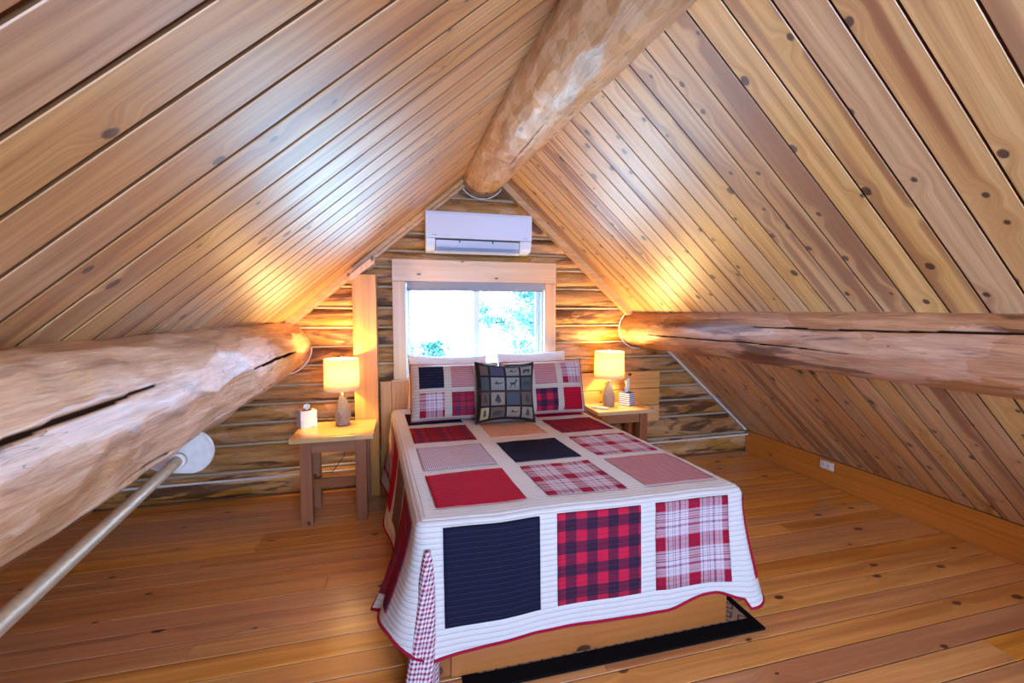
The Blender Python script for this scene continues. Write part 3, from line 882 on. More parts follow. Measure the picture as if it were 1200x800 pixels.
def bracket(cx, cy, top):
    outline = []
    # teardrop plate in the x-z plane: straight left shoulder, round right and bottom
    for i in range(17):
        a = PI * 0.62 - i * (PI * 1.10 / 16)
        outline.append((cx + 0.055 + 0.080 * math.cos(a), 0.955 + 0.085 * math.sin(a)))
    outline += [(cx - 0.045, 0.882), (cx - 0.085, 0.905), (cx - 0.09, top), (cx - 0.02, top)]
    bm = bmesh.new()
    a = [bm.verts.new((x, cy, z)) for x, z in outline]; b = [bm.verts.new((x, cy + 0.022, z)) for x, z in outline]
    fa = bm.faces.new(a); fb = bm.faces.new(b[::-1])
    for i in range(len(outline)):
        j = (i + 1) % len(outline); bm.faces.new((a[i], b[i], b[j], a[j]))
    bmesh.ops.bevel(bm, geom=list(fa.edges), offset=0.004, segments=2, affect='EDGES')
    return bm


from_bm('bracket_plate', bracket(-0.882, 1.886, 1.02), M_BRKT, rod)
V, F = lathe([(0.021, 0), (0.030, 0), (0.030, 0.02), (0.021, 0.02)], 0, 0, 24)
from_arrays('rod_socket', [(A.x + v[0], 1.862 + v[2], A.z + v[1]) for v in V], F, M_BRKT, rod)
from_bm('bracket_plate', bracket(-0.862 + 0.0, -1.30, 1.0), M_BRKT, rod)

# ------------------------------------------------------------------ nightstands


def nightstand(x0, x1, y0, y1, zt, label, floorlegs=True):
    r = empty('nightstand', ((x0 + x1) / 2, (y0 + y1) / 2, 0), label, 'nightstand', 'pine nightstands beside the bed')
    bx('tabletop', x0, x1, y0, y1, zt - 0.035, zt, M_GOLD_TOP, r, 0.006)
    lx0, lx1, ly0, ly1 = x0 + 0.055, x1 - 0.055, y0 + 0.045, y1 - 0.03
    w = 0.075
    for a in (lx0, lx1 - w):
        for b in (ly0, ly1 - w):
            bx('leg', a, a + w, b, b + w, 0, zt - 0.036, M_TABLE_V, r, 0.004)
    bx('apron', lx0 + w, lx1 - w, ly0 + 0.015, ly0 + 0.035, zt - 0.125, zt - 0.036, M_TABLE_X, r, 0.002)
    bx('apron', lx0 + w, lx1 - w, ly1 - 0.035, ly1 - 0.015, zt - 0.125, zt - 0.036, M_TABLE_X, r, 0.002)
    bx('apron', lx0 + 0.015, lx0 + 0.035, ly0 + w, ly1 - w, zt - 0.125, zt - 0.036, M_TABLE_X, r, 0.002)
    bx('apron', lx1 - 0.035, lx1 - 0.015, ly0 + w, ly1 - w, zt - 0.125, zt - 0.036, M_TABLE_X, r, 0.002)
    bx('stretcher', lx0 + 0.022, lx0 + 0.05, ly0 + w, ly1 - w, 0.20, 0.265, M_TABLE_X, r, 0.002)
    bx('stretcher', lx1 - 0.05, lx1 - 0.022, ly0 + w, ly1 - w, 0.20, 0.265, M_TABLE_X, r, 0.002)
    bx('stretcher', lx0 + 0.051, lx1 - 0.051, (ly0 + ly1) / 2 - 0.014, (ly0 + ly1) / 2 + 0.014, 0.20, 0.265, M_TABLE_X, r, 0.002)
    return r


nightstand(-0.785, -0.235, 3.12, 3.57, 0.64, 'pine nightstand left of the bed, carrying the lamp with the wide square-looking shade')
nightstand(1.60, 2.16, 3.34, 3.69, 0.64, 'pine nightstand right of the bed carrying a lamp and the striped tissue box')


# ------------------------------------------------------------------ lamps
NS = NT('lamp_shade_linen')
tcs = NS.n('TexCoord').outputs['Object']
wv = NS.noise(NS.vmath('MULTIPLY', tcs, (60.0, 60.0, 420.0)), 1.0, 2.0)
dcol = NS.mix(NS.mapr(wv, 0.3, 0.7), (0.86, 0.78, 0.58), (0.74, 0.64, 0.44))
df = NS.n('BsdfDiffuse'); NS.put(df.inputs[0], dcol)
tl_ = NS.n('BsdfTranslucent'); NS.put(tl_.inputs[0], dcol)
ms = NS.n('MixShader'); ms.inputs[0].default_value = 0.55
NS.put(ms.inputs[1], df.outputs[0]); NS.put(ms.inputs[2], tl_.outputs[0]); NS.t.links.new(ms.outputs[0], NS.out.inputs[0])
NB = NT('lit_bulb'); em = NB.n('Emission'); em.inputs[0].default_value = (1.0, 0.72, 0.36, 1); em.inputs[1].default_value = 25.0
NB.t.links.new(em.outputs[0], NB.out.inputs[0])


def lamp(cx, cy, z0, rs, zs0, zs1, label, seed):
    L = empty('table_lamp', (cx, cy, z0), label, 'lamp', 'lit bedside lamps')
    # faceted teardrop base
    rs_ = random.Random(seed); seg = 8
    prof = [(0.046, 0.001), (0.052, 0.012), (0.060, 0.075), (0.055, 0.115), (0.040, 0.165), (0.024, 0.215), (0.022, 0.222)]
    V = []; F = []
    for j, (r, z) in enumerate(prof):
        for i in range(seg):
            a = 2 * PI * (i + (0.5 if j % 2 else 0)) / seg
            V.append((cx + r * math.cos(a), cy + r * math.sin(a), z0 + z))
    for j in range(len(prof) - 1):
        for i in range(seg):
            k = (i + 1) % seg; a0, a1, b0, b1 = j * seg + i, j * seg + k, (j + 1) * seg + i, (j + 1) * seg + k
            if j % 2 == 0: F += [(a0, a1, b0), (a1, b1, b0)]
            else: F += [(a0, b1, b0), (a0, a1, b1)]
    F.append(tuple(range(seg - 1, -1, -1))); F.append(tuple((len(prof) - 1) * seg + i for i in range(seg)))
    from_arrays('lamp_base', V, F, M_LAMPB, L, False)
    V, F = lathe([(0.016, z0 + 0.223), (0.016, z0 + 0.238), (0.009, z0 + 0.242), (0.009, zs0 + 0.03)], cx, cy, 20, True)
    from_arrays('lamp_neck', V, F, M_BRASS2, L)
    V, F = lathe([(rs, zs0), (rs * 0.985, (zs0 + zs1) / 2), (rs * 0.97, zs1), (rs * 0.97 - 0.0025, zs1), (rs - 0.0025, zs0), (rs, zs0)], cx, cy, 56)
    sh = from_arrays('lamp_shade', V, F, NS.m, L)
    # harp, finial
    V = []; F = []
    hp = [(cx - 0.02, cy, zs0 + 0.04), (cx - 0.05, cy, zs0 + 0.09), (cx - 0.045, cy, zs1 - 0.03), (cx, cy, zs1 + 0.004), (cx + 0.045, cy, zs1 - 0.03), (cx + 0.05, cy, zs0 + 0.09), (cx + 0.02, cy, zs0 + 0.04)]
    V, F = tube(hp, 0.0016, 6); from_arrays('harp', V, F, M_BRASS2, L)
    for a in (0, 2 * PI / 3, 4 * PI / 3):
        V, F = tube([(cx, cy, zs1 - 0.002), (cx + rs * 0.965 * math.cos(a), cy + rs * 0.965 * math.sin(a), zs1 - 0.004)], 0.0014, 6)
        from_arrays('shade_spoke', V, F, M_BRASS2, sh)
    V, F = lathe([(0.0, zs1 + 0.002), (0.008, zs1 + 0.006), (0.009, zs1 + 0.014), (0.004, zs1 + 0.022), (0.0, zs1 + 0.024)], cx, cy, 14)
    from_arrays('finial', V, F, M_BRASS2, L)
    V, F = lathe([(0.0, zs0 + 0.03), (0.014, zs0 + 0.035), (0.016, zs0 + 0.06), (0.029, zs0 + 0.10), (0.024, zs0 + 0.13), (0.0, zs0 + 0.142)], cx, cy, 18)
    from_arrays('bulb', V, F, NB.m, L)
    ld = bpy.data.lights.new('bulb_light', 'POINT'); ld.energy = LAMP_W; ld.color = LAMP_COL; ld.shadow_soft_size = 0.035
    lo = bpy.data.objects.new('bulb_light', ld); COL.objects.link(lo); lo.location = (0, 0, zs0 + 0.175 - z0); lo.parent = L
    return L


lamp(-0.478, 3.44, 0.64, 0.128, 0.913, 1.150, 'lit table lamp with cream drum shade and faceted grey base on the left nightstand', 1)
lamp(1.80, 3.545, 0.64, 0.136, 0.903, 1.145, 'lit table lamp with cream drum shade and faceted grey base on the right nightstand', 2)
# cord of the left lamp hanging behind the table
pts = [(-0.47, 3.52, 0.645), (-0.47, 3.578, 0.640), (-0.475, 3.60, 0.52), (-0.50, 3.62, 0.34), (-0.60, 3.66, 0.20), (-0.70, 3.70, 0.185)]
V, F = tube(pts, 0.003, 8); tag(from_arrays('lamp_cord', V, F, M_CORD, None, True, loc=(-0.5, 3.6, 0.19)), 'thin dark lamp cord hanging behind the left nightstand down to the outlet box', 'cord')


# ------------------------------------------------------------------ tissue boxes, remote
def tissue_box(cx, cy, z0, w, h, ang, mat, label, tis, mat_top):
    Mx = Matrix.Translation((cx, cy, z0)) @ Matrix.Rotation(ang, 4, 'Z')
    r = empty('tissue_box', (cx, cy, z0), label, 'tissue box')
    bm = bmesh.new(); box(bm, -w / 2, w / 2, -w / 2, w / 2, 0.001, h, 0.002, Mx); from_bm('carton', bm, mat, r)
    bm = bmesh.new(); bmesh.ops.create_circle(bm, cap_ends=True, segments=20, radius=w * 0.3, matrix=Mx @ Matrix.Translation((0, 0, h + 0.0012)))
    from_bm('opening', bm, mat_top, r)
    V = []; F = []; n = 14; m = 8
    for j in range(m + 1):
        t = j / m
        for i in range(n + 1):
            s = i / n * 2 - 1
            wd = (0.25 + 0.75 * t) * tis[0] * (1 - 0.55 * max(0, t - 0.6))
            p = Vector((s * wd, 0.012 * math.sin(s * 5 + t * 3) * (0.4 + t) + tis[3] * t * t * 0.3, h + t * tis[1] * (1 - 0.35 * s * s + 0.12 * math.sin(s * 7)) + 0.002))
            p.x += tis[2] * t * t
            V.append(Mx @ p)
    for j in range(m):
        for i in range(n):
            a = j * (n + 1) + i; F.append((a, a + 1, a + n + 2, a + n + 1))
    o = from_arrays('tissue', V, F, M_TISSUE, r)
    return r


NF = NT('floral_carton')
tc = NF.n('TexCoord').outputs['Object']
vo = NF.n('TexVoronoi'); NF.put(vo.inputs['Vector'], tc); vo.inputs['Scale'].default_value = 17.0
cc = NF.ramp(NF.sep(vo.outputs['Color'])[0], [(0, (0.74, 0.76, 0.76)), (0.40, (0.42, 0.46, 0.52)), (0.58, (0.80, 0.80, 0.78)), (0.80, (0.5, 0.10, 0.07)), (0.92, (0.10, 0.11, 0.14))], True)
NF.bsdf(NF.mix(NF.noise(tc, 60.0), cc, (0.8, 0.8, 0.78)), 0.5)
NSx = NT('striped_carton')
tc = NSx.n('TexCoord').outputs['Object']; zz = NSx.sep(tc)
st = NSx.math('LESS_THAN', NSx.math('FRACT', NSx.math('MULTIPLY', zz[2], 52.0)), 0.45)
NSx.bsdf(NSx.mix(st, (0.80, 0.80, 0.78), (0.08, 0.12, 0.36)), 0.5)
tissue_box(-0.735, 3.46, 0.64, 0.115, 0.125, 0.45, NF.m, 'floral tissue box with a tissue sticking out on the left nightstand', (0.035, 0.045, 0.0, 0.0), M_CORD)
tissue_box(1.99, 3.56, 0.64, 0.105, 0.120, 0.62, NSx.m, 'blue and white striped tissue box with a tall tissue on the right nightstand', (0.07, 0.125, -0.06, -0.1), M_CORD)
Mx = Matrix.Translation((1.675, 3.47, 0.641)) @ Matrix.Rotation(-0.75, 4, 'Z')
rm = empty('remote_control', (1.675, 3.47, 0.641), 'small pale remote control lying on the right nightstand beside the lamp', 'remote')
bx('remote_body', -0.075, 0.075, -0.023, 0.023, 0, 0.018, M_REMOTE, rm, 0.006, M=Mx)
bx('remote_screen', -0.055, -0.020, -0.015, 0.015, 0.0182, 0.0190, plain('remote_lcd', (0.35, 0.40, 0.36), 0.3), rm, 0, M=Mx)

# ------------------------------------------------------------------ rug
NR = NT('rug_pattern')
tc = NR.n('TexCoord').outputs['Object']; x_, y_, z_ = NR.sep(tc)[:3]
dia = NR.math('ADD', NR.math('PINGPONG', x_, 0.05), NR.math('PINGPONG', y_, 0.05))
rc = NR.ramp(NR.math('FRACT', NR.math('MULTIPLY', dia, 22.0)), [(0, (0.42, 0.30, 0.18)), (0.45, (0.10, 0.05, 0.03)), (0.6, (0.35, 0.08, 0.04)), (0.75, (0.42, 0.30, 0.18))], True)
fz = NR.noise(tc, 350.0, 2.0)
NR.bsdf(NR.mix(NR.mapr(fz, 0.3, 0.7, 0, 0.4), rc, (0.05, 0.03, 0.02)), 0.95, NR.bump(fz, 0.5, 0.004), spec=0.1)
rug = empty('area_rug', (0.92, 2.3, 0.002), 'dark-bordered patterned rug under the bed, edge showing past the footboard', 'rug')
bm = bmesh.new()
for a in ((0.20, 1.63, 1.575, 1.650), (0.20, 1.63, 3.0, 3.07), (0.20, 0.27, 1.650, 3.0), (1.595, 1.63, 1.650, 3.0)):
    box(bm, a[0], a[1], a[2], a[3], 0.001, 0.013, 0.002)
from_bm('rug_border', bm, M_RUG, rug)
bx('rug_field', 0.27, 1.595, 1.650, 3.0, 0.001, 0.012, NR.m, rug, 0.0)

# ------------------------------------------------------------------ bed
ZT = 0.70; SH = 0.075; YREF = 1.62


def shear(x, y): return x - SH * (y - YREF)


bed = empty('bed', (0.75, 2.65, 0.0), 'low pine platform bed frame with mattress, under the patchwork quilt', 'bed')


def sbx(name, x0, x1, y0, y1, z0, z1, mat, parent, bev=0.004, smooth=False):
    bm = bmesh.new(); vs = box(bm, x0, x1, y0, y1, z0, z1, bev)
    for v in bm.verts: v.co.x = shear(v.co.x, v.co.y)
    return from_bm(name, bm, mat, parent, smooth)


sbx('footboard', 0.160, 1.475, 1.650, 1.690, 0.016, 0.185, M_BED, bed)
sbx('side_rail', 0.115, 0.155, 1.74, 3.60, 0.030, 0.185, M_BED_Y, bed)
sbx('side_rail', 1.455, 1.495, 1.74, 3.60, 0.030, 0.185, M_BED_Y, bed)
for x in (0.110, 1.430):
    sbx('leg', x, x + 0.075, 1.692 if x > 1 else 1.665, 1.75, 0.013, 0.184, M_BED_Z, bed)
    sbx('leg', x, x + 0.075, 3.50, 3.575, 0.0, 0.184, M_BED_Z, bed)
sbx('slat_deck', 0.156, 1.454, 1.76, 3.49, 0.15, 0.184, M_GOLD_TOP, bed)
sbx('box_spring', 0.085, 1.455, 1.665, 3.62, 0.187, 0.40, M_MATT, bed, 0.025, True)
sbx('mattress', 0.085, 1.455, 1.665, 3.62, 0.402, 0.675, M_MATT, bed, 0.04, True)

# quilt
XI0, XI1, YI, YE = 0.065, 1.475, 1.650, 3.60
RIM = 0.045
LSIDE = YE - YI; CA = 0.16; LFRONT = XI1 - XI0
S_TOT = LSIDE * 2 + LFRONT + 2 * CA


def per(s):
    """point on inset rectangle, outward normal, s from left-back round the foot to right-back"""
    if s < LSIDE: return (XI0, YE - s), (-1.0, 0.0)
    s -= LSIDE
    if s < CA:
        a = s / CA * PI / 2; return (XI0, YI), (-math.cos(a), -math.sin(a))
    s -= CA
    if s < LFRONT: return (XI0 + s, YI), (0.0, -1.0)
    s -= LFRONT
    if s < CA:
        a = s / CA * PI / 2; return (XI1, YI), (math.sin(a), -math.cos(a))
    s -= CA
    return (XI1, YI + s), (1.0, 0.0)


SF0 = LSIDE + CA; SF1 = SF0 + LFRONT     # front range of s


def sm(t): t = max(0.0, min(1.0, t)); return t * t * (3 - 2 * t)


def flare(s):
    f = 0.02
    c0 = LSIDE + CA * 0.25; c1 = SF1 + CA * 0.6
    f += 0.13 * math.exp(-((s - (LSIDE - 0.12)) / 0.20) ** 2)
    f += 0.075 * math.exp(-((s - c1) / 0.16) ** 2)
    if s < LSIDE - 0.2: f += 0.045 + 0.020 * math.sin(s * 9.0)
    if s > SF1 + CA + 0.2: f += 0.03 + 0.025 * math.sin(s * 8.0)
    if SF0 < s < SF1: f += 0.006 * math.sin((s - SF0) * 7.0)
    return f


def hem(s):
    """length of the drop"""
    if s < LSIDE: return 0.545 - 0.06 * sm((s - LSIDE + 0.5) / 0.5)
    if s < SF0: return 0.485 + 0.055 * sm((s - LSIDE) / CA)
    if s < SF1:
        t = (s - SF0) / LFRONT
        return 0.555 - 0.045 * t - 0.012 * math.sin(t * 7) - 0.025 * sm((t - 0.72) / 0.15) + 0.040 * sm((t - 0.90) / 0.1)
    return 0.555 - 0.06 * sm((s - SF1) / 0.3)


def topz(x, y):
    return ZT + 0.006 * nz(x * 4, y * 4, 2.2) + 0.003 * nz(x * 11, y * 11, 5.2)


def drape(s, h, off=0.0):
    (px, py), (nx, ny) = per(s)
    z0 = topz(px, py)
    arc = RIM * PI / 2
    if h < arc:
        a = h / RIM
        o = RIM * math.sin(a); z = z0 - RIM * (1 - math.cos(a)); on, oz = math.sin(a), math.cos(a)
    else:
        t = (h - arc) / 0.45
        f = flare(s)
        o = RIM + f * t ** 1.4 + 0.006 * nz(s * 6, h * 5, 1.7) * t
        z = z0 - RIM - (h - arc); on, oz = 1.0, 0.0
    o += on * off; z += oz * off
    x = px + nx * o; y = py + ny * o
    return Vector((shear(x, y), y, z))


def top(x, y, off=0.0): return Vector((shear(x, y), y, topz(x, y) + off))


def grid(fn, u0, u1, v0, v1, du=0.03, dv=0.03):
    nu = max(2, int(abs(u1 - u0) / du)); nv = max(2, int(abs(v1 - v0) / dv))
    V = []; F = []; UV = []
    for i in range(nu + 1):
        for j in range(nv + 1):
            u = u0 + (u1 - u0) * i / nu; v = v0 + (v1 - v0) * j / nv
            V.append(fn(u, v)); UV.append((u, v))
    for i in range(nu):
        for j in range(nv):
            a = i * (nv + 1) + j; F.append((a, a + nv + 1, a + nv + 2, a + 1))
    return V, F, UV


quilt = empty('patchwork_quilt', (0.75, 2.6, ZT), 'cream quilt with red, navy and plaid square patches spread over the bed', 'quilt')
V1, F1, U1 = grid(lambda x, y: top(x, y), XI0, XI1, YI, YE, 0.03, 0.03)
ns = int(S_TOT / 0.02); nh = 26
V2 = []; F2 = []; U2 = []
for i in range(ns + 1):
    s = S_TOT * i / ns
    H = hem(s)
    for j in range(nh + 1):
        h = H * j / nh
        V2.append(drape(s, h)); U2.append((s, -h))
for i in range(ns):
    for j in range(nh):
        a = i * (nh + 1) + j; F2.append((a, a + 1, a + nh + 2, a + nh + 1))
n1 = len(V1)
qc = from_arrays('quilt_cloth', V1 + V2, F1 + [tuple(n1 + q for q in f) for f in F2], F_CREAM, quilt, True, None, U1 + U2)
md = qc.modifiers.new('thick', 'SOLIDIFY'); md.thickness = 0.008; md.offset = -1; md.use_rim = False
# hem binding
pts = [drape(S_TOT * i / ns, hem(S_TOT * i / ns)) for i in range(ns + 1)]
V, F = tube(pts, 0.0065, 8); from_arrays('red_binding', V, F, F_BIND, quilt, True, None, [(0, 0)] * len(V))

OFF = 0.0035


def patch(fn, u0, u1, v0, v1, mat, fliph=False):
    V, F, UV = grid(fn, u0, u1, v0, v1, 0.02, 0.02)
    UV = [(u - u0 + 0.013, v - v0 + 0.02) for u, v in UV]
    o = from_arrays('patch', V, F, mat, quilt, True, None, UV)
    m_ = o.modifiers.new('thick', 'SOLIDIFY'); m_.thickness = 0.003; m_.offset = 0
    return o


ft = lambda x, y: top(x, y, OFF)
fd = lambda s, h: drape(s, h, OFF)
COLS = [(0.115, 0.50), (0.597, 0.975), (1.070, 1.45)]
ROWS = [(1.715, 2.085), (2.155, 2.52), (2.62, 2.97), (3.06, 3.40)]
PT = [[F_RED, F_TARTAN, F_PINK], [F_HOUND, F_NAVY, F_TARTAN], [F_DPLAID, F_ORANGE, F_DPLAID], [F_NAVY, F_HOUND, F_RED]]
for (y0, y1), row in zip(ROWS, PT):
    for (x0, x1), m in zip(COLS, row):
        patch(ft, x0, x1, y0, y1, m)
FRONT = [F_NAVY, F_BUFF, F_TARTAN]
for (x0, x1), m in zip([(0.125, 0.515), (0.590, 0.972), (1.045, 1.415)], FRONT):
    patch(fd, SF0 + x0 - XI0, SF0 + x1 - XI0, 0.055, 0.44, m)
# corner and side drops
patch(fd, SF1 + 0.055, SF1 + CA + 0.13, 0.08, 0.44, F_RED)
for (y0, y1), m in zip(ROWS, [F_BUFF, F_DPLAID, F_TARTAN, F_RED]):
    s0 = SF1 + CA + (y0 - YI) + 0.12
    patch(fd, s0, s0 + (y1 - y0), 0.10, 0.44, m)
for (y0, y1), m in zip(ROWS, [F_DPLAID, F_BROWN, F_RED, F_TARTAN]):
    s0 = YE - y1; patch(fd, s0, s0 + (y1 - y0), 0.075, 0.44, m)

# turned corner: gingham lining hanging at the front left corner
V = []; F = []; UV = []
nt, na = 22, 14
for j in range(nt + 1):
    t = j / nt
    z = 0.60 - 0.592 * t
    w = 0.004 + 0.062 * t ** 0.75
    cx = 0.068 - 0.02 * t - 0.02 * t * t; cy = 1.600 - 0.012 * t + 0.02 * math.sin(t * 3)
    for i in range(na + 1):
        a = -0.12 * PI + 1.25 * PI * i / na
        q = 1 + 0.12 * math.sin(i * 1.3 + t * 4)
        V.append((cx - w * math.cos(a) * q, cy - 0.055 * t ** 0.7 * math.sin(a) * 1.0 * q - 0.012, z)); UV.append((a * w * 1.4, z))
for j in range(nt):
    for i in range(na):
        a = j * (na + 1) + i; F.append((a, a + 1, a + na + 2, a + na + 1))
o = from_arrays('gingham_lining', V, F, F_GING, quilt, True, None, UV)
m_ = o.modifiers.new('thick', 'SOLIDIFY'); m_.thickness = 0.006


# ------------------------------------------------------------------ pillows
def pillow_fn(w, h, t, M, ears=0.12, seed=0.0):
    def fn(a, b, side=1, off=0.0):
        # a,b in -1..1 ; outline pinched between pointed corners
        px = a * (1 - ears * (1 - b * b) * 0.28 * abs(a)) ; pz = b * (1 - ears * (1 - a * a) * 0.5 * abs(b))
        th = max(0.0, (1 - a ** 4) * (1 - b ** 4)) ** 0.55
        y = -side * (t / 2 * th * (1 + 0.10 * nz(a * 1.7 + seed, b * 1.7, seed)) + off)
        return M @ Vector((px * w / 2, y, pz * h / 2 + h / 2))
    return fn


def pillow(name, w, h, t, M, mat, label, cat, group=None, seed=0.0, piping=None, ears=0.12):
    loc = M @ Vector((0, 0, 0))
    r = empty(name, loc, label, cat, group)
    fn = pillow_fn(w, h, t, M, ears, seed)
    V = []; F = []; UV = []; n = 28
    for side in (1, -1):
        base = len(V)
        for i in range(n + 1):
            for j in range(n + 1):
                a = -math.cos(PI * i / n) * 0.5 + (2 * i / n - 1) * 0.5; b = -math.cos(PI * j / n) * 0.5 + (2 * j / n - 1) * 0.5
                V.append(fn(a, b, side)); UV.append((a * w / 2, b * h / 2))
        for i in range(n):
            for j in range(n):
                q = base + i * (n + 1) + j
                f = (q, q + n + 1, q + n + 2, q + 1); F.append(f if side == 1 else f[::-1])
    me = bpy.data.meshes.new('pillow_cover'); me.from_pydata([tuple(v) for v in V], [], F); me.update()
    ul = me.uv_layers.new(name='UVMap')
    for lp in me.loops: ul.data[lp.index].uv = UV[lp.vertex_index]
    bm = bmesh.new(); bm.from_mesh(me); bmesh.ops.remove_doubles(bm, verts=bm.verts, dist=1e-4)
    bmesh.ops.recalc_face_normals(bm, faces=bm.faces); bm.to_mesh(me); bm.free()
    link('pillow_cover', me, mat, r, True)
    if piping:
        pts = []
        for k in range(80):
            q = k / 20; e = int(q) ; f = (q - e) * 2 - 1
            a, b = [(f, -1), (1, f), (-f, 1), (-1, -f)][e]
            pts.append(fn(a, b, 1))
        pts.append(pts[0]); V, F = tube(pts, 0.0045, 6)
        from_arrays('piping', V, F, piping, r, True, None, [(0, 0)] * len(V))
    return r, fn


def ppatch(root, fn, a0, a1, b0, b1, w, h, mat, name='patch', off=0.002, n=8):
    V = []; F = []; UV = []
    for i in range(n + 1):
        for j in range(n + 1):
            a = a0 + (a1 - a0) * i / n; b = b0 + (b1 - b0) * j / n
            V.append(fn(a, b, 1, off)); UV.append(((a - a0) * w / 2 + 0.013, (b - b0) * h / 2 + 0.01))
    for i in range(n):
        for j in range(n):
            q = i * (n + 1) + j; F.append((q, q + n + 1, q + n + 2, q + 1))
    return from_arrays(name, V, F, mat, root, True, None, UV)


def lean(x, y, z, tilt, yaw=0.0, roll=0.0):
    return Matrix.Translation((x, y, z)) @ Matrix.Rotation(yaw, 4, 'Z') @ Matrix.Rotation(-tilt, 4, 'X') @ Matrix.Rotation(roll, 4, 'Y')


g = 'white sleeping pillows behind the quilted shams'
pillow('bed_pillow', 0.66, 0.45, 0.17, lean(0.33, 3.46, 0.711, 0.28, 0.02, 0.03), M_WHITE, 'white bed pillow leaning on the headboard behind the left quilted sham', 'pillow', g, 1.0)
pillow('bed_pillow', 0.62, 0.46, 0.17, lean(1.07, 3.46, 0.711, 0.26, -0.03, -0.02), M_WHITE, 'white bed pillow leaning on the headboard behind the right quilted sham', 'pillow', g, 2.0)
r, fn = pillow('plaid_pillow', 0.50, 0.37, 0.10, lean(0.80, 3.30, 0.711, 0.26, 0.0, 0.02), F_DPLAID, 'dark plaid pillow with only its top edge showing behind the wildlife cushion', 'pillow', None, 4.0)
gs = 'quilted patchwork shams'
w, h = 0.66, 0.42
r, fn = pillow('quilted_sham', w, h, 0.20, lean(0.355, 3.10, 0.711, 0.30, 0.0, 0.0), F_CREAM_SHADE, 'left quilted sham with a navy top-left patch and cream sashing', 'pillow', gs, 3.0, F_BIND, 0.06)
ca = [(-0.82, -0.28), (-0.12, 0.38), (0.50, 0.92)]
for (a0, a1), (mt, mb) in zip(ca, [(F_NAVY, F_TARTAN), (F_PINK, F_DPLAID), (F_RED, F_HOUND)]):
    ppatch(r, fn, a0, a1, 0.09, 0.88, w, h, mt); ppatch(r, fn, a0, a1, -0.90, -0.07, w, h, mb)
r, fn = pillow('quilted_sham', w, h, 0.20, lean(1.035, 3.10, 0.711, 0.28, -0.06, -0.02), F_CREAM_SHADE, 'right quilted sham with a solid red lower-right patch', 'pillow', gs, 6.0, F_BIND, 0.06)
ca = [(-0.90, -0.40), (-0.24, 0.28), (0.42, 0.90)]
for (a0, a1), (mt, mb) in zip(ca, [(F_NAVY, F_HOUND), (F_PINK, F_BUFF), (F_TARTAN, F_RED)]):
    ppatch(r, fn, a0, a1, 0.09, 0.88, w, h, mt); ppatch(r, fn, a0, a1, -0.90, -0.07, w, h, mb)

# wildlife cushion: 4 x 4 printed squares with dark borders
M_CUSH = cloth('cushion_dark_tapestry', (0.028, 0.018, 0.017), quilt=0.5, noise_c=0.3)
w = h = 0.44
r, fn = pillow('wildlife_cushion', w, h, 0.17, lean(0.685, 2.925, 0.709, 0.24, 0.0, 0.03), M_CUSH, 'square dark cushion printed with grey and tan wildlife squares, front and centre of the pillows', 'cushion', None, 8.0, M_CUSH, 0.30)
cols_c = {'t': (0.34, 0.26, 0.18), 'g': (0.085, 0.095, 0.10), 'l': (0.30, 0.29, 0.26), 'b': (0.16, 0.10, 0.075), 'n': (0.08, 0.08, 0.14), 'o': (0.55, 0.38, 0.16)}
mats_c = {k_: cloth('cushion_square_' + nm, c, quilt=0.5, noise_c=0.45) for (k_, c), nm in zip(cols_c.items(), ('tan', 'grey', 'light', 'brown', 'navy', 'ochre'))}
M_SIL = plain('silhouette_print', (0.05, 0.04, 0.035), 0.9)
ea = [-0.93, -0.60, -0.07, 0.44, 0.93]; eb = [-0.95, -0.48, 0.02, 0.52, 0.93]
lay = ['llnl', 'gllg'[::1], 'btgb', 'obtt']      # rows top to bottom
lay = [['b', 'n', 'l', 'l'], ['g', 'l', 'l', 'g'], ['b', 't', 'g', 'b'], ['o', 'b', 't', 't']]
deer = [(-.6, -.8), (-.45, -.15), (-.62, .05), (-.5, .22), (.05, .2), (.25, .3), (.42, .62), (.40, .85), (.52, .72), (.62, .88), (.62, .66), (.85, .5), (.60, .42), (.45, .1), (.35, -.15), (.38, -.8), (.28, -.8), (.2, -.25), (-.25, -.2), (-.35, -.45), (-.45, -.8)]
bear = [(-.75, -.6), (-.8, 0), (-.55, .35), (0, .42), (.4, .3), (.6, .38), (.85, .1), (.8, -.1), (.6, -.12), (.5, -.6), (.25, -.6), (.2, -.25), (-.3, -.25), (-.4, -.6)]
tree = [(0, .9), (-.28, .45), (-.14, .45), (-.42, .05), (-.2, .05), (-.55, -.5), (-.08, -.5), (-.08, -.8), (.08, -.8), (.08, -.5), (.55, -.5), (.2, .05), (.42, .05), (.14, .45), (.28, .45)]
goose = [(-.9, 0), (-.4, .1), (-.2, .6), (.0, .15), (.45, .1), (.85, .3), (.9, .2), (.5, -.1), (0, -.15), (-.3, -.1)]
sil = [[None, None, goose, bear], [None, goose, deer, bear], [tree, tree, None, tree], [tree, bear, goose, tree]]
for ri in range(4):
    b1, b0 = eb[4 - ri], eb[3 - ri]
    for ci in range(4):
        a0, a1 = ea[ci], ea[ci + 1]
        ma = 0.035
        P = ppatch(r, fn, a0 + ma, a1 - ma, b0 + ma, b1 - ma, w, h, mats_c[lay[ri][ci]], 'printed_square', 0.0015, 6)
        sp = sil[ri][ci]
        if sp:
            ac_, bc_ = (a0 + a1) / 2, (b0 + b1) / 2; sa, sb = (a1 - a0) / 2 * 0.75, (b1 - b0) / 2 * 0.75
            bm = bmesh.new(); vs = [bm.verts.new(fn(ac_ + p[0] * sa, bc_ + p[1] * sb, 1, 0.0045)) for p in sp]
            f = bm.faces.new(vs); bmesh.ops.triangulate(bm, faces=[f])
            from_bm('animal_silhouette' if sp is not tree else 'tree_silhouette', bm, M_SIL, P, recalc=False)

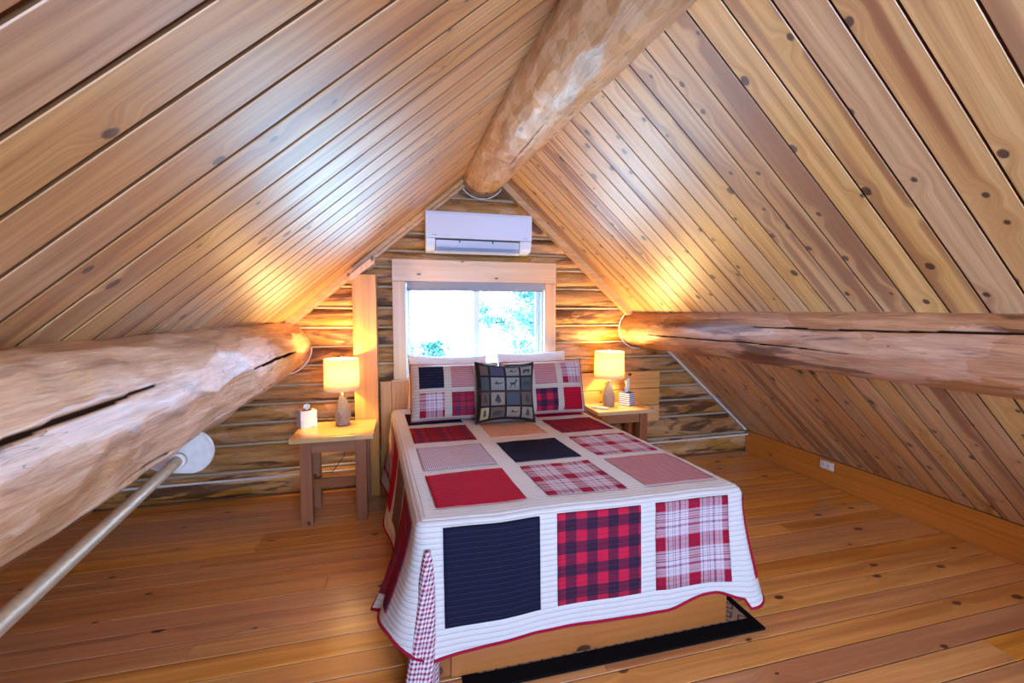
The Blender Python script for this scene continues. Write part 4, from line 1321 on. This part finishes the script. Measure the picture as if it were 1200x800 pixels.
# ------------------------------------------------------------------ outdoors
M_GROUND = plain('pale_dry_grass', (0.42, 0.46, 0.36), 0.95, nscale=0.6)
gr = bx('ground', -60, 60, YW + 1.0, 120, -3.2, -3.0, M_GROUND, None, 0, loc=(0, 30, -3.0))
tag(gr, 'pale open ground outside the window', None, None, 'structure')
M_LEAF = plain('pine_leaf', (0.012, 0.08, 0.05), 0.6)
M_LEAF2 = plain('aspen_leaf', (0.02, 0.12, 0.07), 0.6)
M_BARK = plain('bark', (0.16, 0.12, 0.10), 0.9, nz=0.5, nscale=8)


def outdoor_tree(x, y, h, rad, label, seed, mat, crown0=0.25, nleaf=3200, lx=0.11):
    rs = random.Random(seed); z0 = -3.0
    t = empty('tree', (x, y, z0), label, 'tree', 'trees seen through the window')
    V, F = lathe([(0.12 * h / 8, z0), (0.08 * h / 8, z0 + h * 0.5), (0.02, z0 + h)], x, y, 8, True)
    from_arrays('trunk', V, F, M_BARK, t)
    V = []; F = []
    clumps = []
    for _ in range(28):
        q = rs.random() ** 0.8; a = rs.uniform(0, 2 * PI); rr = rad * (1 - 0.75 * q) * rs.uniform(0.3, 1.0)
        clumps.append((x + rr * math.cos(a), y + rr * math.sin(a), z0 + h * (crown0 + (1 - crown0) * q), rad * rs.uniform(0.14, 0.32)))
    for _ in range(nleaf):
        c = rs.choice(clumps)
        p = Vector((rs.gauss(c[0], c[3] * 0.6), rs.gauss(c[1], c[3] * 0.6), rs.gauss(c[2], c[3] * 0.45)))
        u = Vector((rs.gauss(0, 1), rs.gauss(0, 1), rs.gauss(0, 1))).normalized() * lx
        v = u.cross(Vector((rs.gauss(0, 1), rs.gauss(0, 1), rs.gauss(0, 1)))).normalized() * lx * 0.5
        n = len(V); V += [p - u, p + v, p + u, p - v]; F.append((n, n + 1, n + 2, n + 3))
    o = from_arrays('foliage', V, F, mat, t, False); o['kind'] = 'stuff'


spots = [(4.3, 13.5, 7.5, 1.5, 'leafy tree close outside the right window pane', M_LEAF2, 0.30),
         (5.9, 17.0, 8.5, 1.7, 'tall leafy tree further out at the far right of the right pane', M_LEAF2, 0.25),
         (3.6, 20.0, 9.5, 1.6, 'leafy tree behind the window mullion', M_LEAF, 0.35),
         (1.2, 19.0, 3.2, 1.3, 'low bush-like tree at the bottom middle of the left pane', M_LEAF, 0.05),
         (-0.3, 22.0, 3.0, 1.5, 'low bush-like tree at the bottom left of the left pane', M_LEAF, 0.05),
         (-0.6, 25.0, 10.0, 1.4, 'thin tree at the upper left of the left pane', M_LEAF2, 0.5)]
for i, (x, y, h, rad, lab, m, c0) in enumerate(spots):
    outdoor_tree(x, y, h, rad, lab, 50 + i, m, c0)

# ------------------------------------------------------------------ added warm fill light, unseen glowing globe behind the camera
pd = empty('fill_pendant', (0.75, -0.85, 2.20), 'added warm fill light shaped as a globe pendant, unseen behind the camera', 'lamp')
V, F = lathe([(0.0, 2.02), (0.06, 2.035), (0.10, 2.08), (0.115, 2.14), (0.10, 2.20), (0.06, 2.245), (0.02, 2.255), (0.0, 2.256)], 0.75, -0.85, 28)
NP = NT('fill_glow'); e_ = NP.n('Emission'); e_.inputs[0].default_value = (1.0, 0.70, 0.42, 1); e_.inputs[1].default_value = 45.0
NP.t.links.new(e_.outputs[0], NP.out.inputs[0])
from_arrays('globe', V, F, NP.m, pd)
V, F = tube([(0.75, -0.85, 2.257), (0.75, -0.85, 2.46)], 0.004, 8); from_arrays('fill_pendant_stem', V, F, M_CORD, pd)
